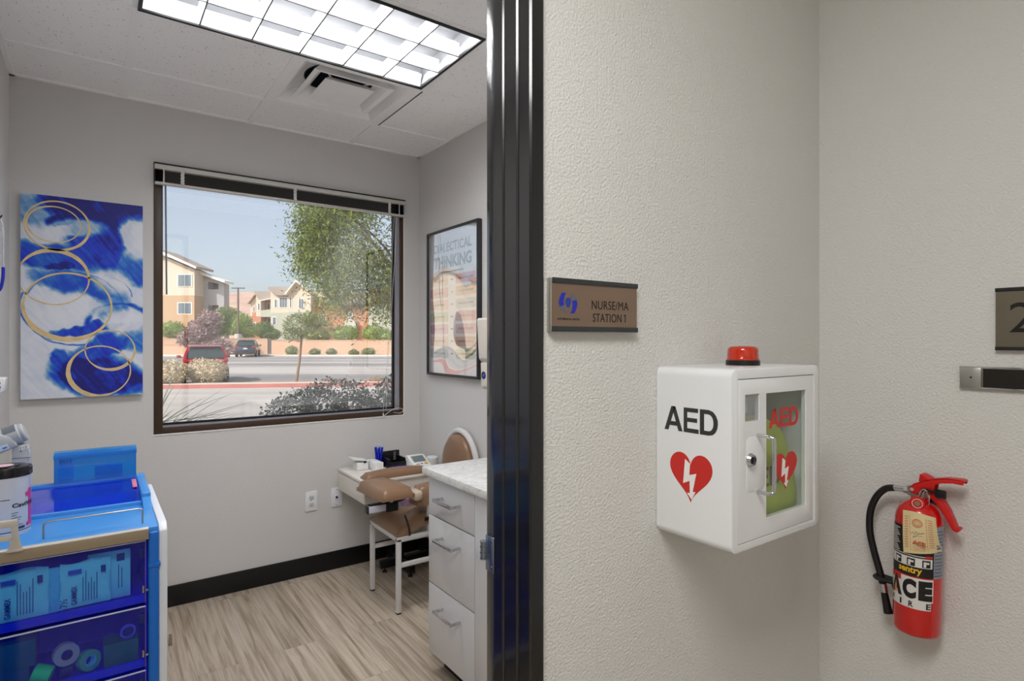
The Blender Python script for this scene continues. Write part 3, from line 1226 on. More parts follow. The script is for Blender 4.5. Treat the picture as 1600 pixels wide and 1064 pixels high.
CX = 1.192
ycab0, ycab1 = 1.10, 2.289
b = MB()
b.box(1.172, XR - 0.001, 1.10, 2.316, 0.870, 0.902, bev=0.002)
o = b.build('worktop', quartz(), origin=(1.172, 2.3, 0.87))
tag(o, 'pale speckled stone worktop on the white drawer cabinet', 'worktop')
cab = thing('drawer_cabinet', 'glossy white base cabinet with a stack of three drawers and chrome pulls', 'cabinet', (1.5, 2.09, 0.0))
b = MB()
b.box(CX + 0.018, XR - 0.001, 1.908, ycab1, 0.095, 0.869)
b.build('carcass', m_lam, cab)
b = MB()
b.box(CX + 0.075, XR - 0.001, 1.908, ycab1 - 0.005, 0.0, 0.095)
b.build('toe_kick', m_dark, cab)
zs = [(0.700, 0.866), (0.402, 0.697), (0.098, 0.399)]
for za, zb_ in zs:
    b = MB()
    b.box(CX, CX + 0.018, 1.910, ycab1 - 0.001, za + 0.0015, zb_ - 0.0015, bev=0.001)
    d = b.build('drawer', m_lam, cab)
    zh = zb_ - 0.075
    b = MB()
    ya, yb_ = 2.012, 2.165
    xo = CX - 0.050
    w = 0.006
    b.box(xo, xo + 0.011, ya, yb_, zh - 0.006, zh + 0.006, bev=0.001)
    b.box(xo + 0.010, CX, ya, ya + 0.010, zh - 0.005, zh + 0.005, bev=0.001)
    b.box(xo + 0.010, CX, yb_ - 0.010, yb_, zh - 0.005, zh + 0.005, bev=0.001)
    b.build('handle', m_chrome, d)
cab2 = thing('base_cabinet', 'white laminate cabinet front half hidden by the black door frame', 'cabinet', (1.5, 1.5, 0.0))
b = MB()
b.box(CX + 0.018, XR - 0.001, 1.10, 1.906, 0.095, 0.869)
b.build('carcass', m_lam, cab2)
b = MB()
b.box(CX, CX + 0.018, 1.502, 1.9065, 0.0995, 0.8645, bev=0.001)
b.build('door', m_lam, cab2)
b = MB()
b.box(CX, CX + 0.018, 1.10, 1.498, 0.0995, 0.8645, bev=0.001)
b.build('door', m_lam, cab2)
b = MB()
b.box(CX + 0.075, XR - 0.001, 1.10, 1.906, 0.0, 0.095)
b.build('toe_kick', m_dark, cab2)

# ================================================================== blood draw chair
m_tan = P('tan_vinyl', (138, 107, 82), 0.33, bump=(160, 0.06, 0.001), vary=(5, 0.05))
m_powder = P('white_powder_coat', (212, 211, 210), 0.35)
ch = thing('blood_draw_chair', 'tan vinyl and white metal blood draw chair with padded arm rests and a round back', 'chair', (1.55, 3.05, 0))
sxa, sxb, sya, syb = 1.312, 1.80, 2.866, 3.225
for (x, y_) in ((sxa, sya), (sxa, syb), (sxb, sya), (sxb, syb)):
    b = MB()
    b.box(x - 0.0125, x + 0.0125, y_ - 0.0125, y_ + 0.0125, 0.008, 0.40, bev=0.003)
    lg = b.build('leg', m_powder, ch)
    b = MB()
    b.box(x - 0.0115, x + 0.0115, y_ - 0.0115, y_ + 0.0115, 0.0, 0.008, bev=0.002)
    b.build('foot_cap', m_rubber, lg)
b = MB()
b.box(sxa - 0.0125, sxb + 0.0125, sya - 0.0125, sya + 0.0125, 0.385, 0.41, bev=0.003)
b.box(sxa - 0.0125, sxb + 0.0125, syb - 0.0125, syb + 0.0125, 0.385, 0.41, bev=0.003)
b.box(sxa - 0.0125, sxa + 0.0125, sya, syb, 0.385, 0.41, bev=0.003)
b.box(sxb - 0.0125, sxb + 0.0125, sya, syb, 0.385, 0.41, bev=0.003)
b.build('seat_frame', m_powder, ch)
for y_ in (sya, syb):
    b = MB()
    b.box(sxa, sxb, y_ - 0.010, y_ + 0.010, 0.245, 0.268, bev=0.003)
    b.build('stretcher', m_powder, ch)


def cushion(b, x0, x1, y0, y1, zb_, zt, crown, edge=0.02, nx=14, ny=12, mi=0, tilt=None):
    """pillow block: flat base, domed top with rolled edges"""
    t = bmesh.new()
    top = {}
    bot = {}
    for i in range(nx + 1):
        for j in range(ny + 1):
            f, g = i / nx, j / ny
            x, y_ = x0 + (x1 - x0) * f, y0 + (y1 - y0) * g
            ex = min(f, 1 - f) * abs(x1 - x0)
            ey = min(g, 1 - g) * abs(y1 - y0)
            e = min(ex, ey)
            k = 1 - (1 - min(e / edge, 1)) ** 2
            z = zb_ + (zt - zb_) * (0.35 + 0.65 * math.sqrt(max(k, 0))) + crown * math.sin(PI * f) * math.sin(PI * g)
            if tilt:
                z += tilt(f, g)
            top[i, j] = t.verts.new((x, y_, z))
            zz = zb_ + (tilt(f, g) if tilt else 0)
            bot[i, j] = t.verts.new((x, y_, zz)) if (i in (0, nx) or j in (0, ny)) else None
    for i in range(nx):
        for j in range(ny):
            t.faces.new((top[i, j], top[i + 1, j], top[i + 1, j + 1], top[i, j + 1]))
    for i in range(nx):
        for j in (0, ny):
            t.faces.new((bot[i, j], bot[i + 1, j], top[i + 1, j], top[i, j]))
    for j in range(ny):
        for i in (0, nx):
            t.faces.new((bot[i, j], bot[i, j + 1], top[i, j + 1], top[i, j]))
    edge_loop = [bot[i, 0] for i in range(nx + 1)] + [bot[nx, j] for j in range(1, ny + 1)] + [bot[i, ny] for i in range(nx - 1, -1, -1)] + [bot[0, j] for j in range(ny - 1, 0, -1)]
    t.faces.new(edge_loop)
    bmesh.ops.recalc_face_normals(t, faces=list(t.faces))
    b._merge(t, mi)


b = MB()
cushion(b, sxa - 0.010, sxb + 0.01, sya - 0.008, syb + 0.008, 0.410, 0.447, 0.03, edge=0.03,
        tilt=lambda f, g: 0.05 * min(1, max(0, (f - 0.08) * 3.0)) * 1.0)
seat = b.build('seat_cushion', m_tan, ch, smooth=60)
b = MB()
b.tube(spline([(1.372, 2.853, 0.412), (1.368, 2.851, 0.445), (1.362, 2.862, 0.482), (1.36, 2.89, 0.512)], 5), 0.0055, seg=8)
b.build('strap', m_rubber, ch, label='black cord strap over the seat edge')
b = MB()
b.box(1.462, 1.50, 2.852, 2.858, 0.472, 0.492, bev=0.002)
b.build('seat_tag', m_rubber, ch)

# near arm rest (runs back to the wall)
b = MB()
cushion(b, 1.405, 1.79, 2.825, 2.935, 0.565, 0.66, 0.02, edge=0.03)
b.build('arm_pad', m_tan, ch, smooth=60)
b = MB()
for x in (1.50, 1.72):
    b.box(x - 0.012, x + 0.012, 2.862, 2.886, 0.41, 0.566, bev=0.003)
b.box(1.42, 1.76, 2.86, 2.90, 0.555, 0.567, bev=0.002)
b.build('arm_support', m_powder, ch)
# swinging pad across the front
b = MB()
cushion(b, 1.195, 1.375, 2.80, 3.17, 0.612, 0.668, 0.02, edge=0.028, nx=12, ny=16, tilt=lambda f, g: 0.016 * (1 - g))
b.build('flip_arm_pad', m_tan, ch, smooth=60)
b = MB()
b.box(1.375, 1.43, 2.80, 2.90, 0.60, 0.655, bev=0.02, seg=4)
b.build('pad_cover_wrap', P('clear_wrap', (196, 178, 160), 0.2), ch)
# rail and clamp under it
b = MB()
b.box(1.176, 1.50, 2.945, 2.985, 0.538, 0.574, bev=0.002)
b.build('rail', P('white_rail', (206, 206, 220), 0.25), ch)
b = MB()
b.box(1.172, 1.178, 2.943, 2.987, 0.536, 0.576, bev=0.001)
b.box(1.182, 1.27, 2.948, 2.982, 0.574, 0.578)
b.box(1.275, 1.345, 2.936, 2.99, 0.53, 0.578, bev=0.004)
b.box(1.285, 1.335, 2.935, 2.985, 0.578, 0.615, bev=0.004)
b.cyl((1.30, 2.92, 0.597), (1.30, 2.945, 0.597), 0.010, seg=14)
b.box(1.33, 1.40, 2.955, 2.985, 0.576, 0.595, bev=0.002)
b.build('clamp', m_black, ch)
b = MB()
b.cyl((1.292, 2.905, 0.600), (1.292, 2.934, 0.600), 0.012, seg=16, bev=0.002)
b.build('clamp_knob', m_chrome, ch)
b = MB()
b.cyl((1.355, 2.93, 0.596), (1.355, 2.955, 0.596), 0.008, seg=12)
b.build('clamp_knob', m_chrome, ch)
b = MB()
b.prism([(1.365, 0.548), (1.365, 0.578), (1.42, 0.590), (1.50, 0.574), (1.50, 0.552)], 'y', 2.935, 2.944)  # lilac plate stands for a reflection on the white rail
b.build('rail_reflection', P('lilac_reflection', (196, 160, 206), 0.3), ch)
# back: oval pad in a white ring
cyb, czb = 3.052, 0.685
b = MB()
n = 40
pts = [(1.805, cyb + 0.192 * math.cos(2 * PI * i / n), czb + 0.225 * math.sin(2 * PI * i / n)) for i in range(n)]
b.tube(pts, 0.018, seg=10, closed=True)
b.build('back_frame', m_powder, ch)
b = MB()
t = bmesh.new()
rings = []
for k, (s, xx) in enumerate(((1.0, 1.815), (1.0, 1.788), (0.985, 1.775), (0.93, 1.764), (0.75, 1.755), (0.4, 1.749))):
    rings.append([t.verts.new((xx, cyb + 0.172 * s * math.cos(2 * PI * i / n), czb + 0.205 * s * math.sin(2 * PI * i / n))) for i in range(n)])
for a, c in zip(rings[:-1], rings[1:]):
    for i in range(n):
        t.faces.new((a[i], a[(i + 1) % n], c[(i + 1) % n], c[i]))
t.faces.new(rings[0])
t.faces.new(rings[-1])
bmesh.ops.recalc_face_normals(t, faces=list(t.faces))
b._merge(t)
b.build('backrest', m_tan, ch, smooth=50)
for y_ in (sya + 0.04, syb - 0.04):
    b = MB()
    b.box(1.795, 1.815, y_ - 0.01, y_ + 0.01, 0.39, 0.56, bev=0.002)
    b.build('back_post', m_powder, ch)

# ================================================================== drawer table behind the chair
m_cream = P('cream_laminate', (222, 218, 210), 0.35)
tb = thing('drawer_table', 'small cream side table with one drawer in the corner by the window wall', 'table', (1.5, 3.4, 0))
tx0, tx1, ty0, ty1, tz = 1.246, 1.74, 3.18, 3.625, 0.650
b = MB()
b.box(tx0 - 0.004, tx1, ty0 - 0.004, ty1, tz - 0.018, tz, bev=0.003)
b.build('table_top', m_cream, tb)
b = MB()
b.box(tx0 + 0.012, tx1 - 0.005, ty0 + 0.004, ty1 - 0.004, tz - 0.128, tz - 0.0185)
b.build('drawer_box', m_cream, tb)
b = MB()
b.box(tx0, tx0 + 0.014, ty0, ty1, tz - 0.132, tz - 0.022, bev=0.004, seg=3)
b.build('drawer_front', m_cream, tb)
b = MB()
b.box(1.56, 1.60, 3.41, 3.45, 0.05, tz - 0.128, bev=0.003)
b.build('post', m_black, tb)
b = MB()
b.box(1.45, 1.78, 3.42, 3.455, 0.028, 0.075, bev=0.003)
b.box(1.56, 1.60, 3.25, 3.60, 0.028, 0.07, bev=0.003)
b.build('foot_bar', m_black, tb)
for (x, y_) in ((1.48, 3.437), (1.74, 3.437), (1.58, 3.28), (1.58, 3.57)):
    b = MB()
    b.cyl((x, y_, 0), (x, y_, 0.010), 0.016, 0.013, seg=16)
    b.cyl((x, y_, 0.010), (x, y_, 0.03), 0.005, seg=10)
    b.build('levelling_foot', m_black, tb)
b = MB()
b.cyl((1.50, 3.30, 0.0), (1.50, 3.30, 0.522), 0.008, seg=12)
b.build('leg', m_chrome, tb)
b = MB()
cushion(b, 1.262, 1.665, 3.185, 3.285, tz, tz + 0.034, 0.016, edge=0.03, nx=18, ny=10)
o = b.build('arm_cushion', m_tan, origin=(1.46, 3.23, tz), smooth=60)
tag(o, 'long tan padded arm rest lying on the cream drawer table', 'arm rest')

# things on the table
bx = thing('swab_box', 'white open box with a lifted lid at the back corner of the drawer table', 'box', (1.36, 3.53, tz))
b = MB()
b.box(1.318, 1.392, 3.48, 3.57, tz, tz + 0.046, bev=0.006)
b.build('box_body', m_white, bx)
b = MB()
b.prism([(1.290, tz + 0.072), (1.288, tz + 0.079), (1.392, tz + 0.056), (1.392, tz + 0.0465)], 'y', 3.482, 3.575, bev=0.001)
b.build('lid', m_white, bx)
b = MB()
b.box(1.358, 1.374, 3.474, 3.482, tz + 0.044, tz + 0.056, bev=0.001)
b.build('latch', m_black, bx)
b = MB()
b.box(1.398, 1.452, 3.39, 3.535, tz, tz + 0.054, bev=0.004)
for k in range(3):
    b.box(1.3975, 1.398, 3.44 + 0.02 * k, 3.447 + 0.02 * k, tz + 0.01, tz + 0.013, mi=1)
o = b.build('test_strip_box', [m_white, m_dark], origin=(1.42, 3.47, tz))
tag(o, 'low white carton beside the blue pens on the drawer table', 'box')
pen = thing('pen_holder', 'small holder packed with bright blue pens on the drawer table', 'pens', (1.475, 3.53, tz))
b = MB()
b.lathe([(0, 0), (0.024, 0), (0.026, 0.05), (0.023, 0.05), (0.022, 0.004), (0, 0.004)], (1.480, 3.53, tz), seg=20)
b.build('cup', clear_mat('blue_cup', (0.2, 0.3, 0.9, 1), 0.06, (0.01, 0.02, 0.35, 1), 0.5), pen)
m_bluepen = P('cobalt_pen', (16, 34, 176), 0.25)
m_tip = clear_mat('clear_tip', (0.9, 0.93, 1, 1), 0.1, (0.8, 0.82, 0.9, 1), 0.35)
rr = random.Random(5)
for k in range(6):
    a = 2 * PI * k / 6
    p0 = Vector((1.480 + 0.012 * math.cos(a), 3.53 + 0.012 * math.sin(a), tz + 0.006))
    d = Vector((0.10 * math.cos(a), 0.10 * math.sin(a), 1)).normalized()
    L = 0.112 + rr.uniform(-0.01, 0.01)
    b = MB()
    b.cyl(p0, p0 + d * L, 0.0068, seg=10)
    q = b.build('pen', m_bluepen, None, origin=p0)
    tag(q, 'bright blue pen with a clear cap standing in the holder', 'pen', 'blue pens in the holder')
    b = MB()
    b.cyl(p0 + d * L, p0 + d * (L + 0.024), 0.0064, 0.005, seg=10)
    q2 = b.build('cap', m_tip, q)
org = thing('desk_organizer', 'black open organizer box between the pens and the pressure monitor', 'organizer', (1.56, 3.48, tz))
b = MB()
b.box(1.50, 1.625, 3.535, 3.55, tz, tz + 0.09, bev=0.002)
b.box(1.50, 1.512, 3.42, 3.535, tz, tz + 0.06, bev=0.002)
b.box(1.612, 1.625, 3.42, 3.535, tz, tz + 0.055, bev=0.002)
b.box(1.50, 1.625, 3.41, 3.42, tz, tz + 0.038, bev=0.002)
b.box(1.50, 1.625, 3.42, 3.535, tz, tz + 0.006)
b.build('tray', m_black, org)
b = MB()
for k in range(4):
    b.box(1.58 + 0.002 * (k % 2), 1.597, 3.528, 3.535, tz + 0.03 + 0.014 * k, tz + 0.039 + 0.014 * k, bev=0.001)
b.build('clip_row', P('grey_clip', (120, 118, 120), 0.4), org)
b = MB()
b.box(1.503, 1.622, 3.4085, 3.410, tz + 0.003, tz + 0.016)
b.build('purple_base_strip', P('violet_strip', (66, 40, 140), 0.4), org)
bm_ = thing('blood_pressure_monitor', 'white blood pressure monitor with a grey screen and a yellow button', 'monitor', (1.70, 3.40, tz))
b = MB()
b.prism([(3.30, tz), (3.285, tz + 0.018), (3.40, tz + 0.072), (3.43, tz + 0.070), (3.44, tz)], 'x', 1.615, 1.735, bev=0.006)
b.build('body', m_white, bm_)
b = MB()
b.cyl((1.775, 3.36, tz), (1.775, 3.36, tz + 0.058), 0.038, seg=32, bev=0.006)
b.build('cuff_roll', P('cuff_grey_white', (214, 214, 212), 0.6), bm_)
nrm = Vector((0, -0.054, 0.115)).normalized()
upv = Vector((0, 0.115, 0.054)).normalized()
o0 = Vector((0, 3.285, tz + 0.018))


def on_slope(x0, x1, s0, s1, lift, m, name, par, bev=0.0005):
    M = Matrix((((1, 0, 0, 0)), (0, upv.y, nrm.y, o0.y), (0, upv.z, nrm.z, o0.z), (0, 0, 0, 1)))
    b = MB()
    b.box(x0, x1, s0, s1, -0.001, lift, bev=bev, M=M)
    return b.build(name, m, par)


on_slope(1.632, 1.718, 0.05, 0.115, 0.002, P('monitor_bezel', (140, 146, 150), 0.3), 'bezel', bm_)
on_slope(1.638, 1.712, 0.055, 0.110, 0.003, P('lcd_screen', (110, 124, 122), 0.2), 'screen', bm_)
on_slope(1.694, 1.716, 0.020, 0.038, 0.0035, P('yellow_button', (224, 168, 60), 0.35), 'button', bm_)
on_slope(1.638, 1.664, 0.026, 0.031, 0.0012, m_ink, 'lettering', bm_, bev=0)
on_slope(1.672, 1.682, 0.024, 0.034, 0.003, P('small_blue_button', (70, 90, 140), 0.35), 'button', bm_)

# ================================================================== AED cabinet
def cut(o, cutter_mb):
    """subtract a shape from an object's mesh"""
    org = Vector(o['_org'])
    c = cutter_mb.build('cutter', m_dark, None, smooth=0)
    c.location = -org + o.matrix_world.translation if False else (0, 0, 0)
    if o.parent is not None:
        for v in c.data.vertices:
            v.co = v.co - org
        c.parent = o.parent
    md = o.modifiers.new('cut', 'BOOLEAN')
    md.object = c
    md.operation = 'DIFFERENCE'
    md.solver = 'EXACT'
    bpy.context.view_layer.update()
    dg = bpy.context.evaluated_depsgraph_get()
    me = bpy.data.meshes.new_from_object(o.evaluated_get(dg))
    o.modifiers.clear()
    o.data = me
    bpy.data.objects.remove(c)


m_encl = P('white_enamel', (226, 228, 230), 0.28, coat=0.2)
AX0, AX1, AZ0, AZ1, AYF = 1.073, 1.436, 1.011, 1.400, 0.712
aed = thing('defibrillator_cabinet', 'white AED wall cabinet with red hearts and a glazed door, in the hall corner', 'cabinet', ((AX0 + AX1) / 2, YH, AZ0))
b = MB()
b.prism(rrect(AX0, AX1, AZ0, AZ1, 0.019, 6), 'y', AYF, YH - 0.0005, bev=0.0035)
body = b.build('enclosure', m_encl, aed, smooth=40)
b = MB()
b.box(1.0955, 1.4115, AYF - 0.02, AYF + 0.013, 1.0275, 1.3785)
cut(body, b)
b = MB()
b.box(1.11, 1.40, AYF + 0.005, YH - 0.012, 1.045, 1.362)
cut(body, b)
b = MB()
b.box(1.0970, 1.4100, AYF + 0.0010, AYF + 0.012, 1.0290, 1.3770, bev=0.0012)
door = b.build('door', m_encl, aed, smooth=40)
b = MB()
b.box(1.205, 1.375, AYF - 0.02, AYF + 0.03, 1.068, 1.343)
cut(door, b)
b = MB()
b.box(1.124, 1.178, AYF - 0.02, AYF + 0.03, 1.286, 1.344)
cut(door, b)
b = MB()
b.box(1.109, 1.401, YH - 0.0135, YH - 0.0125, 1.044, 1.363)
b.build('back_lining', P('grey_lining', (150, 152, 148), 0.6), aed)
b = MB()
b.face([(1.200, AYF + 0.0030, 1.063), (1.380, AYF + 0.0030, 1.063), (1.380, AYF + 0.0030, 1.348), (1.200, AYF + 0.0030, 1.348)])
pane = b.build('door_window', clear_mat('cabinet_glass', (0.86, 0.90, 0.88, 1), 0.06), door)
b = MB()
b.face([(1.120, AYF + 0.0030, 1.282), (1.182, AYF + 0.0030, 1.282), (1.182, AYF + 0.0030, 1.348), (1.120, AYF + 0.0030, 1.348)])
b.build('small_window', clear_mat('cabinet_small_glass', (0.8, 0.82, 0.84, 1), 0.10, (0.5, 0.52, 0.55, 1), 0.35), door)
b = MB()
b.prism([(1.135, 1.292), (1.148, 1.312), (1.150, 1.335), (1.153, 1.312), (1.140, 1.290)], 'y', AYF + 0.014, AYF + 0.02)
b.build('key_tag', m_white, door)
m_red = P('signal_red', (196, 40, 34), 0.45)
m_aedblk = P('charcoal_print', (48, 50, 50), 0.45)


def heart(plane, c0, c1, z0, z1, flip, m, par):
    """flat heart decal. plane=('x',value) or ('y',value); c0..c1 is its left..right edge"""
    pts = []
    for i in range(48):
        t = 2 * PI * i / 48
        x = 16 * math.sin(t) ** 3
        y_ = 13 * math.cos(t) - 5 * math.cos(2 * t) - 2 * math.cos(3 * t) - math.cos(4 * t)
        pts.append(((x + 16) / 32, (y_ + 17) / 29))
    bolt = [(0.37, 0.87), (0.49, 0.79), (0.47, 0.56), (0.635, 0.615), (0.55, 0.235), (0.62, 0.245), (0.525, 0.075), (0.42, 0.19), (0.485, 0.20), (0.48, 0.445), (0.325, 0.37)]
    ax, d = plane
    sg = -1
    b = MB()
    b.prism([(c0 + (c1 - c0) * s, z0 + (z1 - z0) * t) for s, t in pts], ax, d, d + sg * 0.0004)
    h_ = b.build('heart', m, par, smooth=0)
    b = MB()
    b.prism([(c0 + (c1 - c0) * s, z0 + (z1 - z0) * t) for s, t in bolt], ax, d + sg * 0.0004, d + sg * 0.0008)
    b.build('lightning_bolt', m_white, h_, smooth=0)


xs = AX0 - 0.0001
block_text('AED', (xs, 0.886, 1.255), (0, -1, 0), (0, 0, 1), 0.142, 0.055, m_aedblk, body)
heart(('x', xs), 0.870, 0.757, 1.099, 1.209, False, m_red, body)
yg = AYF + 0.0028
block_text('AED', (1.219, yg, 1.263), (1, 0, 0), (0, 0, 1), 0.124, 0.043, m_red, pane)
heart(('y', yg), 1.237, 1.337, 1.117, 1.203, False, m_red, pane)
# handle and key lock
b = MB()
hx, hz0, hz1 = 1.222, 1.131, 1.254
yy = AYF - 0.036
loop = [(1.163, AYF + 0.002, hz1), (1.168, AYF - 0.010, hz1), (1.19, yy + 0.006, hz1), (1.212, yy, hz1), (hx, yy, hz1 - 0.010), (hx, yy, hz0 + 0.010), (1.212, yy, hz0), (1.19, yy + 0.006, hz0), (1.168, AYF - 0.010, hz0), (1.163, AYF + 0.002, hz0)]
hxx = 1.170
loop = [(hxx, AYF + 0.002, hz1), (hxx, AYF - 0.022, hz1), (hxx + 0.001, AYF - 0.032, hz1 - 0.003), (hxx + 0.003, yy, hz1 - 0.013), (hxx + 0.003, yy, hz0 + 0.013), (hxx + 0.001, AYF - 0.032, hz0 + 0.003), (hxx, AYF - 0.022, hz0), (hxx, AYF + 0.002, hz0)]
b.tube(spline(loop, 5), 0.0042, seg=12)
b.build('handle', m_chrome, door, smooth=60)
b = MB()
b.prism(rrect(1.128, 1.200, 1.133, 1.252, 0.014), 'y', AYF + 0.0005, AYF + 0.0018, bev=0.0004)
b.build('handle_plate', m_encl, door)
b = MB()
b.lathe([(0.0, 0.0), (0.015, 0.0), (0.0155, 0.003), (0.0125, 0.009), (0.0105, 0.009), (0.010, 0.006), (0, 0.006)], (1.142, AYF + 0.0015, 1.203), axis=(0, -1, 0), seg=28)
lock = b.build('lock', m_chrome, door)
b = MB()
b.box(1.1395, 1.1445, AYF - 0.0075, AYF - 0.004, 1.197, 1.209, bev=0.001)
b.cyl((1.142, AYF - 0.0055, 1.203), (1.142, AYF - 0.0045, 1.203), 0.0075, seg=18)
b.build('keyhole', m_dark, lock)
# alarm beacon on top
m_beacon = P('orange_red_lens', (212, 52, 16), 0.12, coat=0.6, trans=0.35)
beacon = thing('alarm_beacon', 'round orange-red alarm light on top of the white AED cabinet', 'alarm light', (1.283, 0.82, AZ1))
b = MB()
b.lathe([(0, 0), (0.0395, 0), (0.0395, 0.011), (0.037, 0.013), (0, 0.013)], (1.283, 0.82, AZ1), seg=40)
b.build('base', m_black, beacon)
b = MB()
prof = [(0.0372, 0.0125), (0.0372, 0.016), (0.036, 0.018), (0.0355, 0.036), (0.034, 0.042), (0.028, 0.0455), (0.012, 0.047), (0, 0.047)]
b.lathe(prof, (1.283, 0.82, AZ1), seg=48)
b.build('lens', m_beacon, beacon, smooth=50)
b = MB()
b.lathe([(0, 0.0135), (0.014, 0.0135), (0.016, 0.030), (0.010, 0.036), (0, 0.037)], (1.283, 0.82, AZ1), seg=20)
b.build('bulb_reflector', P('beacon_inner', (250, 110, 40), 0.3), beacon)

# yellow-green carry bag inside the cabinet
bag = thing('defibrillator_bag', 'lime green carry bag standing inside the AED cabinet behind the door glass', 'bag', (1.24, 0.83, 1.045))
b = MB()
prof = [(1.116, 1.0455), (1.380, 1.0455), (1.390, 1.08), (1.378, 1.14), (1.358, 1.19), (1.335, 1.235), (1.300, 1.266), (1.24, 1.29), (1.116, 1.30)]
b.prism(prof, 'y', 0.738, 0.875, bev=0.012)
b.build('bag_body', P('lime_fabric', (176, 192, 62), 0.6, bump=(40, 0.3, 0.004), vary=(9, 0.10)), bag, smooth=50)
b = MB()
b.tube(spline([(1.21, 0.750, 1.285), (1.225, 0.745, 1.30), (1.240, 0.745, 1.325), (1.225, 0.75, 1.345), (1.18, 0.755, 1.345)], 5), 0.007, seg=8)
b.build('carry_handle', P('dark_olive_webbing', (52, 56, 30), 0.7), bag)
block_text('AED', (1.165, 0.7375, 1.125), (1, 0, 0), (0, 0, 1), 0.14, 0.045, P('faded_print', (96, 104, 80), 0.6), bag)

# ================================================================== NURSE/MA STATION 1 sign
m_rail_d = P('anodised_dark_rail', (74, 78, 80), 0.3, 0.7)
m_alu = P('aluminium_edge', (190, 188, 180), 0.35, 0.8)
m_bronze_face = P('brushed_bronze_face', (150, 128, 112), 0.34, 0.75, vary=(6, 0.10))
m_blacktxt = P('black_print', (14, 13, 14), 0.4)
sg = thing('room_sign', 'brushed bronze NURSE/MA STATION 1 sign with a blue emblem on the hall wall', 'sign', (0.868, YH, 1.478))
S0, S1, T0, T1 = 0.741, 0.994, 1.4785, 1.5870
b = MB()
b.box(S0, S1 - 0.001, YH - 0.012, YH - 0.0005, T0, T1, bev=0.001)
b.build('aluminium_holder', m_alu, sg)
b = MB()
b.box(S0 + 0.004, S1 - 0.0015, YH - 0.0135, YH - 0.012, T0 + 0.010, T1 - 0.010)
face = b.build('face_plate', m_bronze_face, sg)
for z0, z1 in ((T0 - 0.0005, T0 + 0.0105), (T1 - 0.0105, T1 + 0.0005)):
    b = MB()
    b.box(S0 + 0.004, S1, YH - 0.0165, YH - 0.012, z0, z1, bev=0.0012)
    b.build('rail', m_rail_d, sg)
yf = YH - 0.0136
text_mesh('NURSE/MA', (0.8535, yf, 1.5265), (1, 0, 0), (0, 0, 1), 0.112, 0.0185, 'lettering', m_blacktxt, face, spacing=1.06)
text_mesh('STATION', (0.8565, yf, 1.4995), (1, 0, 0), (0, 0, 1), 0.0865, 0.0180, 'lettering', m_blacktxt, face, spacing=1.04)
b = MB()
b.prism([(0.9560, 1.4997), (0.9560, 1.5175), (0.9543, 1.5175), (0.9505, 1.5150), (0.9505, 1.5132), (0.9539, 1.5150), (0.9539, 1.4997)], 'y', yf, yf - 0.0003)
b.build('lettering', m_blacktxt, face, smooth=0)
text_mesh('ELITE MEDICAL CENTER', (0.759, yf, 1.5020), (1, 0, 0), (0, 0, 1), 0.060, 0.0042, 'lettering', m_blacktxt, face, bold=0.01)
m_lblue = P('emblem_blue', (34, 40, 170), 0.4)
m_lgrey = P('emblem_grey', (96, 96, 104), 0.4)


def emblem(pts, m):
    b = MB()
    b.prism([(0.762 + s * 0.0505, 1.5150 + t * 0.0435) for s, t in pts], 'y', yf, yf - 0.0003)
    b.build('emblem', m, face, smooth=0)


# two facing brackets and a drop between them (fractions of the emblem's box)
emblem([(0.17, 0.98), (0.38, 0.98), (0.30, 0.80), (0.26, 0.60), (0.28, 0.40), (0.05, 0.32), (0.0, 0.50), (0.04, 0.72)], m_lblue)
emblem([(0.05, 0.32), (0.28, 0.40), (0.34, 0.25), (0.42, 0.08), (0.30, 0.03), (0.14, 0.14)], m_lgrey)
emblem([(0.83, 0.02), (0.62, 0.02), (0.70, 0.20), (0.74, 0.40), (0.72, 0.60), (0.95, 0.68), (1.0, 0.50), (0.96, 0.28)], m_lblue)
emblem([(0.95, 0.68), (0.72, 0.60), (0.66, 0.75), (0.60, 0.92), (0.72, 0.97), (0.86, 0.86)], m_lgrey)
emblem([(0.36, 0.66), (0.42, 0.74), (0.52, 0.77), (0.61, 0.73), (0.655, 0.62), (0.64, 0.48), (0.58, 0.34), (0.50, 0.27), (0.42, 0.33), (0.36, 0.50)], P('emblem_mid_blue', (32, 62, 150), 0.4))

# ================================================================== number sign and slider on the right hall wall
m_face2 = P('bronze_number_face', (128, 120, 104), 0.3, 0.75, vary=(5, 0.08))
s2 = thing('room_number_sign', 'square bronze room sign with a large black 2 at the right edge of the hall', 'sign', (XR, 0.39, 1.436))
b = MB()
b.box(XR - 0.012, XR - 0.0005, 0.318, 0.472, 1.436, 1.590, bev=0.001)
b.build('aluminium_holder', m_alu, s2)
b = MB()
b.box(XR - 0.0135, XR - 0.012, 0.319, 0.4705, 1.444, 1.582)
f2 = b.build('face_plate', m_face2, s2)
m_blkrail = P('black_sign_rail', (30, 31, 32), 0.4)
for z0, z1 in ((1.4355, 1.4445), (1.5815, 1.5905)):
    b = MB()
    b.box(XR - 0.0165, XR - 0.012, 0.318, 0.4715, z0, z1, bev=0.001)
    b.build('rail', m_blkrail, s2)
text_mesh('2', (XR - 0.0136, 0.4435, 1.480), (0, -1, 0), (0, 0, 1), 0.048, 0.073, 'lettering', m_blacktxt, f2, bold=0.0)
s3 = thing('status_slider', 'long stainless door status slider below the room number 2 sign', 'slider sign', (XR, 0.42, 1.336))
b = MB()
b.box(XR - 0.010, XR - 0.0005, 0.30, 0.546, 1.3365, 1.3935, bev=0.001)
b.build('track', m_steel, s3)
b = MB()
b.box(XR - 0.0105, XR - 0.0100, 0.302, 0.497, 1.341, 1.388)
b.build('recess', P('dark_polished_recess', (62, 58, 54), 0.25, 0.8), s3)
